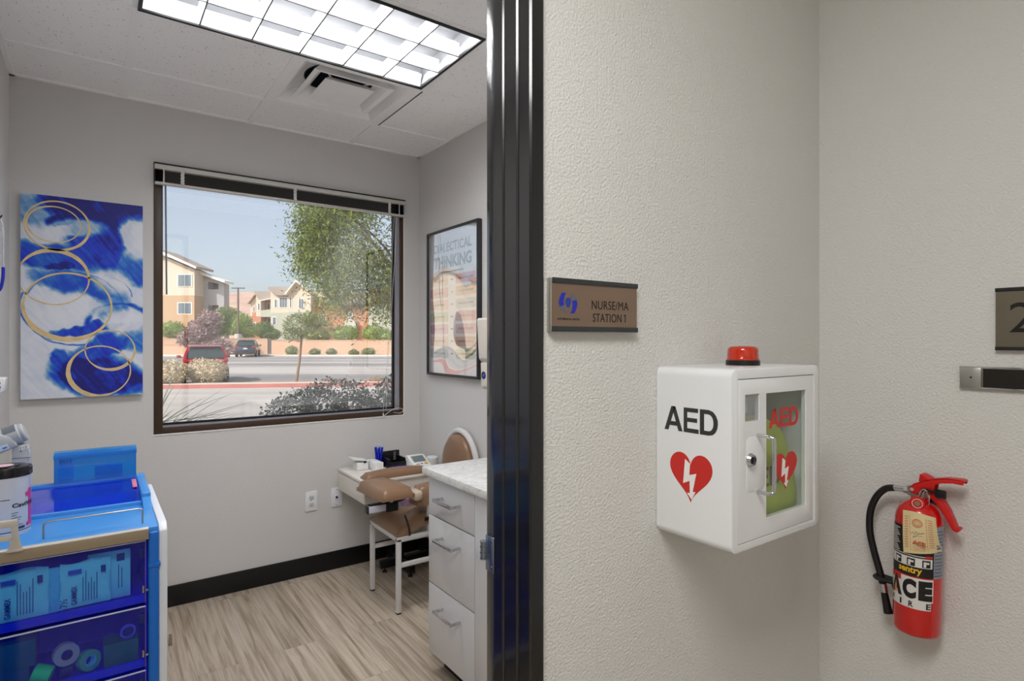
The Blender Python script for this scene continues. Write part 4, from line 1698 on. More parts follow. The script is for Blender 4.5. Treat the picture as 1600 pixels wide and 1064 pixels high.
b = MB()
b.box(XR - 0.0145, XR - 0.010, 0.500, 0.545, 1.3395, 1.3905, bev=0.0015)
b.build('slide_plate', P('pale_steel_plate', (184, 184, 180), 0.3, 0.9), s3)
b = MB()
b.cyl((XR - 0.0155, 0.521, 1.3655), (XR - 0.0143, 0.521, 1.3655), 0.0025, seg=12)
b.build('screw', m_dark, s3)
b = MB()
b.box(XR - 0.0125, XR - 0.0100, 0.300, 0.546, 1.3885, 1.3935, bev=0.0008)
b.box(XR - 0.0125, XR - 0.0100, 0.300, 0.546, 1.3365, 1.3410, bev=0.0008)
b.build('edge_rail', m_chrome, s3)

# ================================================================== fire extinguisher
m_exred = P('extinguisher_red', (196, 16, 14), 0.22, coat=0.6)
m_lever = P('lever_red', (196, 22, 20), 0.35)
ECX, ECY, ER = 1.782, 0.622, 0.0545
ex = thing('fire_extinguisher', 'red fire extinguisher with black hose and cream tag on the right hall wall', 'fire extinguisher', (ECX, ECY, 0.686))
b = MB()
prof = [(0, 0.694), (0.030, 0.692), (0.046, 0.686), (0.052, 0.689), (ER, 0.697), (ER, 0.985), (0.052, 1.000), (0.045, 1.016), (0.034, 1.027), (0.023, 1.033), (0.020, 1.036), (0.020, 1.046), (0, 1.046)]
b.lathe(prof, (ECX, ECY, 0), seg=64)
cylo = b.build('cylinder', m_exred, ex, smooth=50)


def patch(a0, a1, z0, z1, m, name, par, lift=0.0004):
    """label wrapped on the cylinder; angles in degrees, 180 faces away from the wall"""
    b = MB()
    n = max(3, int(abs(a1 - a0) / 5))
    r = ER + lift
    for i in range(n):
        a, c = rad(a0 + (a1 - a0) * i / n), rad(a0 + (a1 - a0) * (i + 1) / n)
        b.face([(ECX + r * math.cos(a), ECY + r * math.sin(a), z0), (ECX + r * math.cos(c), ECY + r * math.sin(c), z0),
                (ECX + r * math.cos(c), ECY + r * math.sin(c), z1), (ECX + r * math.cos(a), ECY + r * math.sin(a), z1)])
    return b.build(name, m, par, smooth=60)


def wrap_text(s, a0, a1, z0, z1, m, par, bold=0.0, spacing=1.0, lift=0.0009):
    r = ER + lift
    return text_mesh(s, (0, 0, z0), None, None, rad(a1 - a0) * r, z1 - z0, 'lettering', m, par, bold=bold, spacing=spacing, bend=(ECX, ECY, r, rad(a0)))


m_lblack = P('label_black', (22, 21, 22), 0.35)
m_lwhite = P('label_white', (214, 212, 208), 0.35)
m_lsilver = P('label_silver', (140, 144, 156), 0.3, 0.2)
A0, A1, A2 = 108, 236, 268
lab = patch(A0, A1, 0.846, 0.973, m_lblack, 'label', cylo)
lab['label'] = 'black instruction label'
sil = patch(A1, A2 + 12, 0.846, 0.980, m_lsilver, 'label', cylo)
sil['label'] = 'silver grey instruction label'
patch(A0, 232, 0.8715, 0.896, m_lwhite, 'icon_strip', lab, 0.0008)
patch(214, 232, 0.898, 0.904, m_red, 'red_bar', lab, 0.0008)
for k in range(13):
    zz = 0.905 + 0.0048 * k
    patch(118 + (k % 3), 152 - 3 * (k % 4), zz, zz + 0.0022, m_lwhite, 'print_line', lab, 0.0008)
patch(A0 + 4, 214, 0.8995, 0.9015, m_lwhite, 'print_line', lab, 0.0008)
for k in range(14):
    zz = 0.852 + 0.0088 * k
    patch(A1 + 2, A2 - 3 * (k % 3), zz, zz + 0.003, P('label_grey_print', (92, 96, 112), 0.4), 'print_line', sil, 0.0008)
for a in (139, 173, 208):
    ic = patch(a, a + 19, 0.8735, 0.8925, m_lblack, 'icon', lab, 0.0011)
    patch(a + 3, a + 9, 0.875, 0.889, m_lwhite, 'icon_mark', lab, 0.0014)
    patch(a + 9, a + 16, 0.883, 0.888, m_lwhite, 'icon_mark', lab, 0.0014)
wrap_text('sentry', 151, 208, 0.8490, 0.8695, P('label_yellow', (226, 178, 40), 0.35), lab, bold=0.03)
st = patch(112, 236, 0.783, 0.843, m_lwhite, 'sticker', cylo, 0.0005)
st['label'] = 'white sticker with large black letters'
patch(112, 231, 0.762, 0.783, m_lwhite, 'sticker', cylo, 0.0005)
patch(112, 158, 0.828, 0.8435, m_exred, 'sticker_cutout', cylo, 0.0007)
wrap_text('A', 122, 162, 0.787, 0.838, m_lblack, st, bold=0.07)
wrap_text('C', 163, 196, 0.787, 0.838, m_lblack, st, bold=0.07)
wrap_text('E', 201, 234, 0.787, 0.838, m_lblack, st, bold=0.08)
for ch_, a in (('F', 124), ('I', 156), ('R', 179), ('E', 219)):
    wrap_text(ch_, a, a + (5 if ch_ == 'I' else 11), 0.7655, 0.7805, m_lblack, st, bold=0.03)
# flame inside the A
b = MB()
fl = [(0.0, 0.0), (0.35, 0.02), (0.5, 0.3), (0.4, 0.6), (0.12, 1.0), (-0.1, 0.75), (-0.4, 0.5), (-0.45, 0.2), (-0.3, 0.03)]
r = ER + 0.0014
b.face([(ECX + r * math.cos(rad(141 + 9 * s)), ECY + r * math.sin(rad(141 + 9 * s)), 0.790 + 0.030 * t) for s, t in fl])
b.build('flame', P('flame_orange', (226, 130, 60), 0.4), st, smooth=0)

b = MB()
b.box(ECX - 0.010, ECX + 0.010, ECY - 0.026, ECY + 0.028, 1.044, 1.070, bev=0.004)
b.cyl((ECX, ECY, 1.036), (ECX, ECY, 1.052), 0.019, seg=24)
b.cyl((ECX, ECY + 0.02, 1.056), (ECX, ECY + 0.036, 1.055), 0.009, seg=16)
b.build('valve', P('zinc_valve', (164, 166, 162), 0.3, 0.9), ex)
b = MB()
gc = Vector((ECX - 0.016, ECY - 0.002, 1.031))
gd = Vector((-0.95, -0.25, 0.12)).normalized()
b.cyl(gc, gc + gd * 0.022, 0.0165, seg=28, bev=0.002)
b.cyl(gc - gd * 0.012, gc, 0.006, seg=12)
g = b.build('gauge', m_lever, ex)
b = MB()
b.cyl(gc + gd * 0.0215, gc + gd * 0.0225, 0.0065, seg=20)
b.build('gauge_hub', P('brass', (150, 140, 110), 0.3, 0.9), g)
b = MB()
b.lathe([(0.0105, 0.0222), (0.0112, 0.0226), (0.0119, 0.0222)], gc, axis=gd, seg=28)
b.build('gauge_scale', m_lwhite, g)

# operating levers
b = MB()
up_ = [(0.641, 1.056), (0.642, 1.067), (0.632, 1.079), (0.612, 1.090), (0.588, 1.101), (0.560, 1.1085), (0.530, 1.110), (0.522, 1.108), (0.524, 1.098),
       (0.545, 1.098), (0.570, 1.093), (0.584, 1.086), (0.586, 1.066), (0.600, 1.062), (0.612, 1.060), (0.628, 1.050)]
for s in (-1, 1):
    b.prism(up_, 'x', ECX + s * 0.0135 - 0.0015, ECX + s * 0.0135 + 0.0015, bev=0.0005)
top_ = [(0.642, 1.067), (0.632, 1.079), (0.612, 1.090), (0.588, 1.101), (0.560, 1.1085), (0.530, 1.111), (0.522, 1.109), (0.522, 1.106), (0.530, 1.108), (0.560, 1.1055), (0.588, 1.098), (0.612, 1.087), (0.632, 1.076), (0.640, 1.066)]
b.prism(top_, 'x', ECX - 0.015, ECX + 0.015, bev=0.0008)
b.build('upper_lever', m_lever, ex, smooth=40)
b = MB()
b.prism([(0.622, 1.085), (0.620, 1.107), (0.612, 1.108), (0.594, 1.100), (0.592, 1.090)], 'x', ECX - 0.0125, ECX + 0.018, bev=0.003)
b.build('lever_cap', m_lever, ex)
b = MB()
lo_ = [(0.598, 1.064), (0.584, 1.066), (0.568, 1.050), (0.553, 1.025), (0.543, 1.002), (0.537, 0.986), (0.533, 0.988), (0.528, 0.984), (0.535, 0.974), (0.545, 0.978), (0.556, 0.997), (0.568, 1.018), (0.584, 1.040), (0.598, 1.050)]
b.prism(lo_, 'x', ECX - 0.012, ECX + 0.012, bev=0.002)
b.build('lower_handle', m_lever, ex, smooth=40)
b = MB()
b.cyl((ECX - 0.017, 0.634, 1.064), (ECX + 0.017, 0.634, 1.064), 0.0035, seg=12)
b.cyl((ECX - 0.0195, 0.634, 1.064), (ECX - 0.015, 0.634, 1.064), 0.005, seg=12)
b.build('rivet', m_chrome, ex)
b = MB()
b.box(ECX - 0.024, ECX - 0.018, 0.556, 0.582, 1.056, 1.078, bev=0.003)
b.tube([(ECX - 0.021, 0.58, 1.069), (ECX - 0.020, 0.60, 1.070), (ECX - 0.019, 0.612, 1.069)], 0.0035, seg=8)
b.build('safety_pin_tab', m_black, ex)
b = MB()
n = 28
b.tube([(ECX - 0.021 - 0.004 * math.sin(2 * PI * i / n), 0.604 + 0.011 * math.cos(2 * PI * i / n), 1.050 + 0.021 * math.sin(2 * PI * i / n)) for i in range(n)], 0.0018, seg=8, closed=True)
b.tube([(ECX - 0.023 - 0.004 * math.sin(2 * PI * i / n), 0.600 + 0.007 * math.cos(2 * PI * i / n), 1.045 + 0.024 * math.sin(2 * PI * i / n)) for i in range(n)], 0.0013, seg=8, closed=True)
b.build('pin_ring', m_chrome, ex)
b = MB()
b.cyl((ECX, 0.655, 1.056), (ECX, 0.684, 1.054), 0.0085, seg=20, bev=0.001)
b.cyl((ECX, 0.645, 1.0565), (ECX, 0.657, 1.056), 0.0105, seg=6)
b.build('hose_coupling', m_chrome, ex)
b = MB()
b.tube(spline([(ECX, 0.682, 1.054), (ECX, 0.705, 1.046), (ECX, 0.727, 1.018), (ECX, 0.741, 0.975), (ECX, 0.742, 0.920), (ECX, 0.730, 0.865), (ECX, 0.714, 0.812), (ECX, 0.704, 0.774)], 6), 0.0092, seg=16)
b.build('hose', P('hose_rubber', (20, 20, 21), 0.38), ex, smooth=60)
b = MB()
b.cyl((ECX, 0.706, 0.782), (ECX, 0.7015, 0.758), 0.0098, seg=20, bev=0.001)
b.build('hose_ferrule', m_chrome, ex)
b = MB()
b.cyl((ECX, 0.702, 0.760), (ECX, 0.690, 0.704), 0.0085, 0.0115, seg=20)
b.build('nozzle', m_black, ex)
b = MB()
b.lathe([(ER + 0.0002, 0.7895), (ER + 0.003, 0.7895), (ER + 0.003, 0.8045), (ER + 0.0002, 0.8045)], (ECX, ECY, 0), seg=48)
# keep only the wall-side half of the band so that the sticker shows, plus the loop that holds the hose
for v in [v for v in b.bm.verts if math.degrees(math.atan2(v.co.y - ECY, v.co.x - ECX)) % 360 > 125 and math.degrees(math.atan2(v.co.y - ECY, v.co.x - ECX)) % 360 < 320]:
    b.bm.verts.remove(v)
b.tube([(ECX - 0.012, 0.672, 0.797), (ECX - 0.013, 0.700, 0.797), (ECX - 0.013, 0.716, 0.797), (ECX - 0.008, 0.722, 0.797), (ECX + 0.008, 0.722, 0.797), (ECX + 0.013, 0.715, 0.797), (ECX + 0.012, 0.672, 0.797)], 0.0065, seg=8)
b.build('hose_strap', m_rubber, ex)
b = MB()
b.box(ECX + 0.030, XR - 0.0005, ECY - 0.02, ECY + 0.02, 0.96, 1.045, bev=0.002)
b.build('wall_hook', m_black, ex)

m_tag = P('cream_card', (214, 196, 150), 0.6, vary=(30, 0.03))
m_tagink = P('tag_red_ink', (196, 96, 70), 0.6)
b = MB()
T = []
nx, nz = 6, 8
for j in range(nz + 1):
    row = []
    for i in range(nx + 1):
        s, t = i / nx, j / nz
        yl = 0.6405 - 0.005 * t
        yr = 0.5745 - 0.008 * t
        zl = 1.0135 - 0.1095 * t
        zr = 1.006 - 0.090 * t
        if t == 0:
            zr += 0
        y_ = yl + (yr - yl) * s
        z_ = zl + (zr - zl) * s + 0.006 * math.sin(PI * s) * (1 - t)
        x_ = ECX - math.sqrt(max(ER ** 2 - (y_ - ECY) ** 2, 0)) - 0.006 - 0.003 * math.sin(PI * t) - 0.002 * s + (0.003 * (1 - t))
        row.append(b.bm.verts.new((x_, y_, z_)))
    T.append(row)
for j in range(nz):
    for i in range(nx):
        b.bm.faces.new((T[j][i], T[j + 1][i], T[j + 1][i + 1], T[j][i + 1]))
r = bmesh.ops.extrude_face_region(b.bm, geom=list(b.bm.faces))
for v in [q for q in r['geom'] if isinstance(q, bmesh.types.BMVert)]:
    v.co.x -= 0.0004
bmesh.ops.recalc_face_normals(b.bm, faces=list(b.bm.faces))
tg = b.build('inspection_tag', m_tag, ex, smooth=60)
tg['label'] = 'cream paper inspection tag'


def tag_pt(s, t, lift=0.0009):
    yl, yr, zl, zr = 0.6405 - 0.005 * t, 0.5745 - 0.008 * t, 1.0135 - 0.1095 * t, 1.006 - 0.090 * t
    y_ = yl + (yr - yl) * s
    z_ = zl + (zr - zl) * s + 0.006 * math.sin(PI * s) * (1 - t)
    x_ = ECX - math.sqrt(max(ER ** 2 - (y_ - ECY) ** 2, 0)) - 0.006 - 0.003 * math.sin(PI * t) - 0.002 * s + (0.003 * (1 - t)) - 0.0004 - lift
    return (x_, y_, z_)


b = MB()


def tagline(s0, s1, t, w=0.006):
    n = 4
    for i in range(n):
        a, c = s0 + (s1 - s0) * i / n, s0 + (s1 - s0) * (i + 1) / n
        b.face([tag_pt(a, t), tag_pt(a, t + w), tag_pt(c, t + w), tag_pt(c, t)])


for k in range(13):
    tagline(0.08, 0.20, 0.12 + 0.06 * k, 0.012)
    tagline(0.80, 0.92, 0.12 + 0.06 * k, 0.012)
for k in range(4):
    tagline(0.34, 0.70, 0.82 + 0.035 * k)
for s0 in (0.26, 0.75):
    for k in range(10):
        b.face([tag_pt(s0, 0.1 + 0.085 * k), tag_pt(s0, 0.16 + 0.085 * k), tag_pt(s0 + 0.012, 0.16 + 0.085 * k), tag_pt(s0 + 0.012, 0.1 + 0.085 * k)])
for rr_ in (0.05, 0.09, 0.13):
    n = 24
    for i in range(n):
        a, c = 2 * PI * i / n, 2 * PI * (i + 1) / n
        q = [(0.5 + k * rr_ * 1.25 * math.cos(e), 0.26 + k * rr_ * 0.8 * math.sin(e)) for e, k in ((a, 1), (a, 0.86), (c, 0.86), (c, 1))]
        b.face([tag_pt(s, t) for s, t in q])
b.build('printed_form', m_tagink, tg, smooth=0)
b = MB()
sgn = [(0.30, 0.52), (0.38, 0.47), (0.40, 0.54), (0.48, 0.46), (0.50, 0.53), (0.56, 0.48), (0.60, 0.51), (0.70, 0.46), (0.42, 0.57), (0.36, 0.60), (0.52, 0.57), (0.66, 0.56)]
b.tube(spline([tag_pt(s, t, 0.001) for s, t in sgn], 4), 0.0003, seg=4)
b.build('signature', P('pen_ink', (60, 60, 80), 0.5), tg)
p = tag_pt(0.33, 0.76, 0.0014)
text_mesh('ACE', p, (0, -1, 0), (0, 0, 1), 0.030, 0.010, 'lettering', m_tagink, tg, bold=0.07)

ex.rotation_euler = (rad(1.2), 0, 0)
ex.location.y += 0.005

# ================================================================== supply cart
m_cartblue = P('sky_blue_plastic', (66, 142, 216), 0.35)
m_postblue = P('mid_blue_plastic', (18, 104, 196), 0.32)
m_navy = P('royal_blue_tray', (14, 24, 222), 0.35)
m_clearblue = clear_mat('clear_blue_plastic', (0.42, 0.86, 1.0, 1), 0.03, (0.006, 0.012, 0.72, 1), 0.2, rough=0.03)
m_clearlid = clear_mat('clear_blue_lid', (0.16, 0.42, 0.98, 1), 0.05, (0.01, 0.04, 0.62, 1), 0.35, rough=0.05)
m_clearbin = clear_mat('clear_azure_bin', (0.36, 0.80, 1.0, 1), 0.05, (0.0, 0.32, 0.82, 1), 0.2, rough=0.04)
m_highlight = P('pale_blue_highlight', (206, 212, 240), 0.3)
m_cartwhite = P('cart_white_panel', (222, 226, 232), 0.35)
CX0, CX1, CY0, CY1 = -0.318, 0.154, 2.04, 2.70
cart = thing('supply_cart', 'blue medical supply cart with see-through blue drawers and a metal trimmed top', 'cart', (-0.08, 2.37, 0))
b = MB()
b.prism([(2.045, 0.11), (2.045, 0.885), (2.07, 0.905), (2.66, 0.900), (2.70, 0.88), (2.70, 0.11)], 'x', CX1 + 0.0005, 0.177, bev=0.004)
b.box(CX0, 0.177, 2.66, 2.70, 0.11, 0.88, bev=0.003)
b.box(CX0, CX0 + 0.012, 2.045, 2.66, 0.11, 0.88, bev=0.003)
b.box(CX0, 0.177, 2.045, 2.70, 0.085, 0.11, bev=0.003)
b.build('cabinet_shell', m_cartwhite, cart)
b = MB()
b.box(0.1275, CX1, 2.034, 2.068, 0.11, 0.888, bev=0.006, seg=3)
b.box(0.1265, CX1 + 0.004, 2.030, 2.070, 0.782, 0.794, bev=0.002)
b.build('corner_post', m_postblue, cart)
b = MB()
b.box(CX0 + 0.012, CX0 + 0.03, 2.034, 2.068, 0.11, 0.888, bev=0.004)
b.build('corner_post', m_postblue, cart)
b = MB()
b.box(CX0 + 0.012, 0.1275, 2.32, 2.33, 0.11, 0.87)
b.box(0.1205, 0.1275, 2.07, 2.32, 0.11, 0.87)
b.build('inner_liner', m_navy, cart)
# top deck
b = MB()
b.box(CX0, CX1, 2.044, 2.352, 0.874, 0.900, bev=0.003)
b.box(0.126, CX1, 2.352, 2.70, 0.874, 0.938, bev=0.006, seg=3)
b.prism([(2.25, 0.900), (2.30, 0.907), (2.40, 0.938), (2.36, 0.90)], 'x', 0.128, CX1 - 0.001, bev=0.001)
b.box(CX0, CX0 + 0.014, 2.352, 2.70, 0.874, 0.938, bev=0.004)
b.box(CX0, CX1, 2.645, 2.70, 0.874, 0.940, bev=0.003)
b.box(CX0, 0.128, 2.340, 2.358, 0.874, 0.912, bev=0.003)
b.box(CX0, 0.128, 2.640, 2.650, 0.90, 0.946, bev=0.002)
b.build('top_deck', m_cartblue, cart)
b = MB()
b.box(CX0 + 0.014, 0.126, 2.355, 2.645, 0.876, 0.884)
b.build('well_floor', m_navy, cart)
b = MB()
b.face([(CX0 + 0.014, 2.356, 0.911), (0.124, 2.356, 0.911), (0.124, 2.642, 0.937), (CX0 + 0.014, 2.642, 0.937)])
b.build('well_lid', m_clearlid, cart)
b = MB()
b.prism([(2.50, 0.928), (2.50, 0.932), (2.60, 0.940), (2.60, 0.936)], 'x', 0.108, 0.122, bev=0.001)
b.build('pink_tab', P('pink_tab', (206, 120, 150), 0.4), cart)
b = MB()
b.box(CX0, 0.1275, 2.026, 2.044, 0.870, 0.8985, bev=0.001)
b.build('front_trim', P('taupe_aluminium', (158, 142, 118), 0.4, 0.25), cart)
b = MB()
b.box(CX0, 0.1275, 2.026, 2.050, 0.8985, 0.9025, bev=0.0015)
b.build('trim_lip', P('polished_lip', (222, 218, 208), 0.22, 0.3), cart)
b = MB()
b.tube([(-0.1205, 2.10, 0.900), (-0.1205, 2.10, 0.936), (-0.118, 2.10, 0.944), (-0.110, 2.10, 0.9465), (0.106, 2.10, 0.9465), (0.113, 2.10, 0.944), (0.116, 2.10, 0.936), (0.116, 2.10, 0.900)], 0.0026, seg=10)
b.build('wire_rail', m_steel, cart)
b = MB()
b.prism([(-0.190, 0.903), (-0.160, 0.903), (-0.168, 0.945), (-0.168, 0.980), (-0.184, 0.980), (-0.182, 0.945)], 'y', 2.018, 2.026, bev=0.002)
b.box(-0.30, -0.168, 2.016, 2.026, 0.965, 0.985, bev=0.003)
b.box(-0.30, -0.18, 2.016, 2.026, 0.930, 0.944, bev=0.002)
b.box(-0.192, -0.158, 2.016, 2.040, 0.899, 0.906, bev=0.001)
b.build('lock_arm', P('satin_nickel', (206, 200, 190), 0.25, 0.35), cart)
# drawers
dz = [(0.674, 0.868), (0.482, 0.672), (0.296, 0.480), (0.115, 0.294)]
for k, (za, zb_) in enumerate(dz):
    b = MB()
    b.face([(CX0 + 0.032, 2.049, za + 0.002), (0.120, 2.049, za + 0.002), (0.120, 2.049, zb_ - 0.002), (CX0 + 0.032, 2.049, zb_ - 0.002)])
    d = b.build('drawer_front', m_clearblue, cart)
    b = MB()
    b.box(CX0 + 0.032, 0.120, 2.052, 2.30, za + 0.006, za + 0.012)
    b.box(CX0 + 0.032, 0.120, 2.050, 2.056, za + 0.002, za + 0.026, bev=0.002)
    b.build('drawer_tray', m_navy, d)
    b = MB()
    b.box(CX0 + 0.032, 0.121, 2.043, 2.048, zb_ - 0.0075, zb_ - 0.004, bev=0.001)  # pale strip stands for the highlight on the drawer's top edge
    b.build('edge_highlight', m_highlight, d, label='pale strip for the highlight along the drawer top')
    b = MB()
    b.cyl((0.1235, 2.030, za + 0.045), (0.1235, 2.046, za + 0.045), 0.003, seg=12)
    b.box(0.112, 0.117, 2.043, 2.048, za + 0.033, za + 0.054, bev=0.001)
    b.build('latch', m_steel, d)
    b = MB()
    b.box(0.105, 0.119, 2.052, 2.062, zb_ - 0.060, zb_ - 0.030, bev=0.002)
    b.build('hinge_clip', m_dark, d)
    b = MB()
    b.box(0.1195, 0.1210, 2.044, 2.050, za + 0.004, zb_ - 0.006)
    b.build('side_bead', P('lilac_edge', (120, 100, 160), 0.4), d)
for (x, y_) in ((-0.28, 2.09), (0.13, 2.09), (-0.28, 2.66), (0.13, 2.66)):
    b = MB()
    b.cyl((x - 0.012, y_, 0.038), (x + 0.012, y_, 0.038), 0.038, seg=24, bev=0.004)
    b.cyl((x, y_, 0.06), (x, y_, 0.087), 0.012, seg=12)
    b.build('caster', m_rubber, cart)

# glove packets in the top drawer
m_pack = P('packet_pale_blue', (206, 232, 250), 0.3, bump=(26, 0.5, 0.006))
m_packink = P('packet_ink', (40, 60, 120), 0.5)


def packet(x0, x1, z0, z1, y_, size, label, tilt):
    o = thing('glove_packet', label, 'glove packet', ((x0 + x1) / 2, y_, z0), 'surgical glove packets in the top drawer')
    t = bmesh.new()
    nx, nz = 16, 12
    V = [[None] * (nz + 1) for _ in range(nx + 1)]
    for side in (0, 1):
        pass
    b = MB()
    grid = []
    for side in (-1, 1):
        g = []
        for i in range(nx + 1):
            row = []
            for j in range(nz + 1):
                f, h_ = i / nx, j / nz
                puff = 0.006 * (math.sin(PI * f) * math.sin(PI * h_)) ** 0.5 if 0 < i < nx and 0 < j < nz else 0
                w = noise.noise(Vector((f * 5 + x0 * 30, h_ * 5, side))) * 0.003
                row.append(b.bm.verts.new((x0 + (x1 - x0) * f, y_ + side * (puff + 0.0008) + (w if puff else 0) + tilt * (h_ - 0.0), z0 + (z1 - z0) * h_ + 0.004 * math.sin(f * 7 + x0 * 40) * h_)))
            g.append(row)
        grid.append(g)
    for g in grid:
        for i in range(nx):
            for j in range(nz):
                b.bm.faces.new((g[i][j], g[i + 1][j], g[i + 1][j + 1], g[i][j + 1]))
    bnd = [(i, 0) for i in range(nx)] + [(nx, j) for j in range(nz)] + [(i, nz) for i in range(nx, 0, -1)] + [(0, j) for j in range(nz, 0, -1)]
    for k in range(len(bnd)):
        a, c = bnd[k], bnd[(k + 1) % len(bnd)]
        b.bm.faces.new((grid[0][a[0]][a[1]], grid[0][c[0]][c[1]], grid[1][c[0]][c[1]], grid[1][a[0]][a[1]]))
    bmesh.ops.recalc_face_normals(b.bm, faces=list(b.bm.faces))
    p = b.build('wrapper', m_pack, o, smooth=70)
    w, h_ = x1 - x0, z1 - z0
    yt = y_ - 0.0095
    text_mesh(size, (x0 + 0.15 * w, yt, z0 + 0.06 * h_), (0, 0, 1), (-1, 0, 0), 0.19 * h_, 0.017, 'lettering', m_packink, p, bold=0.01)
    text_mesh('GAMMEX', (x0 + 0.33 * w, yt, z0 + 0.08 * h_), (0, 0, 1), (-1, 0, 0), 0.42 * h_, 0.013, 'lettering', m_packink, p, bold=0.02)
    b = MB()
    b.box(x0 + 0.16 * w, x0 + 0.42 * w, yt - 0.0002, yt, z0 + 0.76 * h_, z0 + 0.86 * h_)
    b.build('violet_bar', P('packet_violet', (96, 90, 190), 0.5), p)
    b = MB()
    rr = random.Random(int(x0 * 1000))
    for k in range(6):
        xx = x0 + w * (0.44 + 0.055 * k)
        b.box(xx, xx + 0.0018, yt - 0.0002, yt, z0 + h_ * 0.12, z0 + h_ * rr.uniform(0.5, 0.85))
    b.box(x0 + 0.80 * w, x0 + 0.90 * w, yt - 0.0002, yt, z0 + 0.70 * h_, z0 + 0.86 * h_)
    b.build('small_print', m_packink, p, label='columns of small print')
    return o


packet(-0.228, -0.108, 0.694, 0.828, 2.078, '6\u00bd', 'pale blue glove packet marked 6\u00bd at the left of the top cart drawer', 0.006)
packet(-0.083, 0.035, 0.697, 0.824, 2.076, '7\u00bd', 'pale blue glove packet marked 7\u00bd in the middle of the top cart drawer', 0.006)
o = thing('glove_packet', 'half hidden glove packet behind the 7\u00bd packet, right side of the top drawer', 'glove packet', (0.04, 2.10, 0.70), 'surgical glove packets in the top drawer')
b = MB()
b.box(-0.02, 0.085, 2.096, 2.102, 0.690, 0.832, bev=0.002)
p = b.build('wrapper', m_pack, o)
b = MB()
b.box(0.050, 0.070, 2.0950, 2.0955, 0.800, 0.822)
b.box(0.054, 0.056, 2.0950, 2.0955, 0.72, 0.79)
b.box(0.062, 0.064, 2.0950, 2.0955, 0.72, 0.78)
b.build('small_print', m_packink, p, label='small print on the packet end')
o = thing('glove_packet', 'crumpled clear glove packet between the 6\u00bd and 7\u00bd packets in the top drawer', 'glove packet', (-0.095, 2.09, 0.69), 'surgical glove packets in the top drawer')
b = MB()
b.box(-0.112, -0.074, 2.084, 2.094, 0.690, 0.818, bev=0.004)
for v in b.bm.verts:
    v.co.y += 0.004 * noise.noise(v.co * 90)
p = b.build('wrapper', P('packet_clear_blue', (150, 205, 245), 0.2, bump=(50, 0.8, 0.01)), o)

# second drawer: tape rolls and boxes


def roll(name, label, c, axis, r, ri, w, m, mcore=None, group=None):
    b = MB()
    prof = [(ri, -w / 2), (r - 0.002, -w / 2), (r, -w / 2 + 0.002), (r, w / 2 - 0.002), (r - 0.002, w / 2), (ri, w / 2), (ri, -w / 2)]
    b.lathe(prof, c, axis, seg=36)
    o = b.build(name, m, None, origin=c, smooth=40)
    tag(o, label, 'tape roll', group)
    if mcore:
        b = MB()
        pr_ = [(ri - 0.002, -w / 2 + 0.001), (ri, -w / 2 + 0.001), (ri, w / 2 - 0.001), (ri - 0.002, w / 2 - 0.001), (ri - 0.002, -w / 2 + 0.001)]
        b.lathe(pr_, c, axis, seg=30)
        b.build('core', mcore, o)
    return o


m_core = P('card_core', (60, 40, 60), 0.7)
roll('tape_roll', 'pink tape roll facing out in the second cart drawer', (-0.070, 2.092, 0.5625), (0.25, -1, 0.12), 0.031, 0.014, 0.026, P('pink_tape', (232, 150, 170), 0.5), m_core)
roll('tape_roll', 'grey-green tape roll with a pale blue core right of the pink roll', (-0.018, 2.100, 0.5245), (0.55, -1, 0.2), 0.029, 0.015, 0.026, P('grey_green_tape', (110, 160, 140), 0.6), P('blue_core', (120, 200, 255), 0.3))
roll('tape_roll', 'bright green bandage roll left of and below the pink roll', (-0.122, 2.093, 0.5230), (0.9, -0.25, -0.35), 0.0235, 0.008, 0.044, P('bright_green_wrap', (20, 214, 120), 0.5), None)
roll('tape_roll', 'dark navy roll lying under the pink tape roll', (-0.070, 2.098, 0.5130), (1, 0.1, 0), 0.0178, 0.006, 0.030, P('navy_wrap', (30, 20, 90), 0.5), None)
roll('tape_roll', 'thin purple ring of tape standing on the dark green box', (0.078, 2.088, 0.5860), (0.15, -1, 0.05), 0.0205, 0.0150, 0.010, P('purple_tape', (150, 80, 230), 0.5), None)


def boxy(x0, x1, y0, y1, z0, z1, m, label, nm='supply_box'):
    b = MB()
    b.box(x0, x1, y0, y1, z0, z1, bev=0.002)
    o = b.build(nm, m, None, origin=((x0 + x1) / 2, (y0 + y1) / 2, z0))
    tag(o, label, 'box')
    return o


zf = 0.4945
boxy(0.018, 0.104, 2.072, 2.14, zf, 0.5650, P('dark_green_card', (36, 92, 66), 0.6), 'dark green box under the purple tape ring, right of the second drawer')
boxy(-0.280, -0.150, 2.075, 2.16, zf, 0.5610, P('slate_card', (30, 72, 96), 0.6), 'dark slate box at the left, lower of the two stacked boxes')
boxy(-0.280, -0.136, 2.072, 2.15, 0.5615, 0.6350, P('deep_teal_card', (24, 80, 92), 0.6), 'dark teal box stacked on the slate box, left in the second drawer')

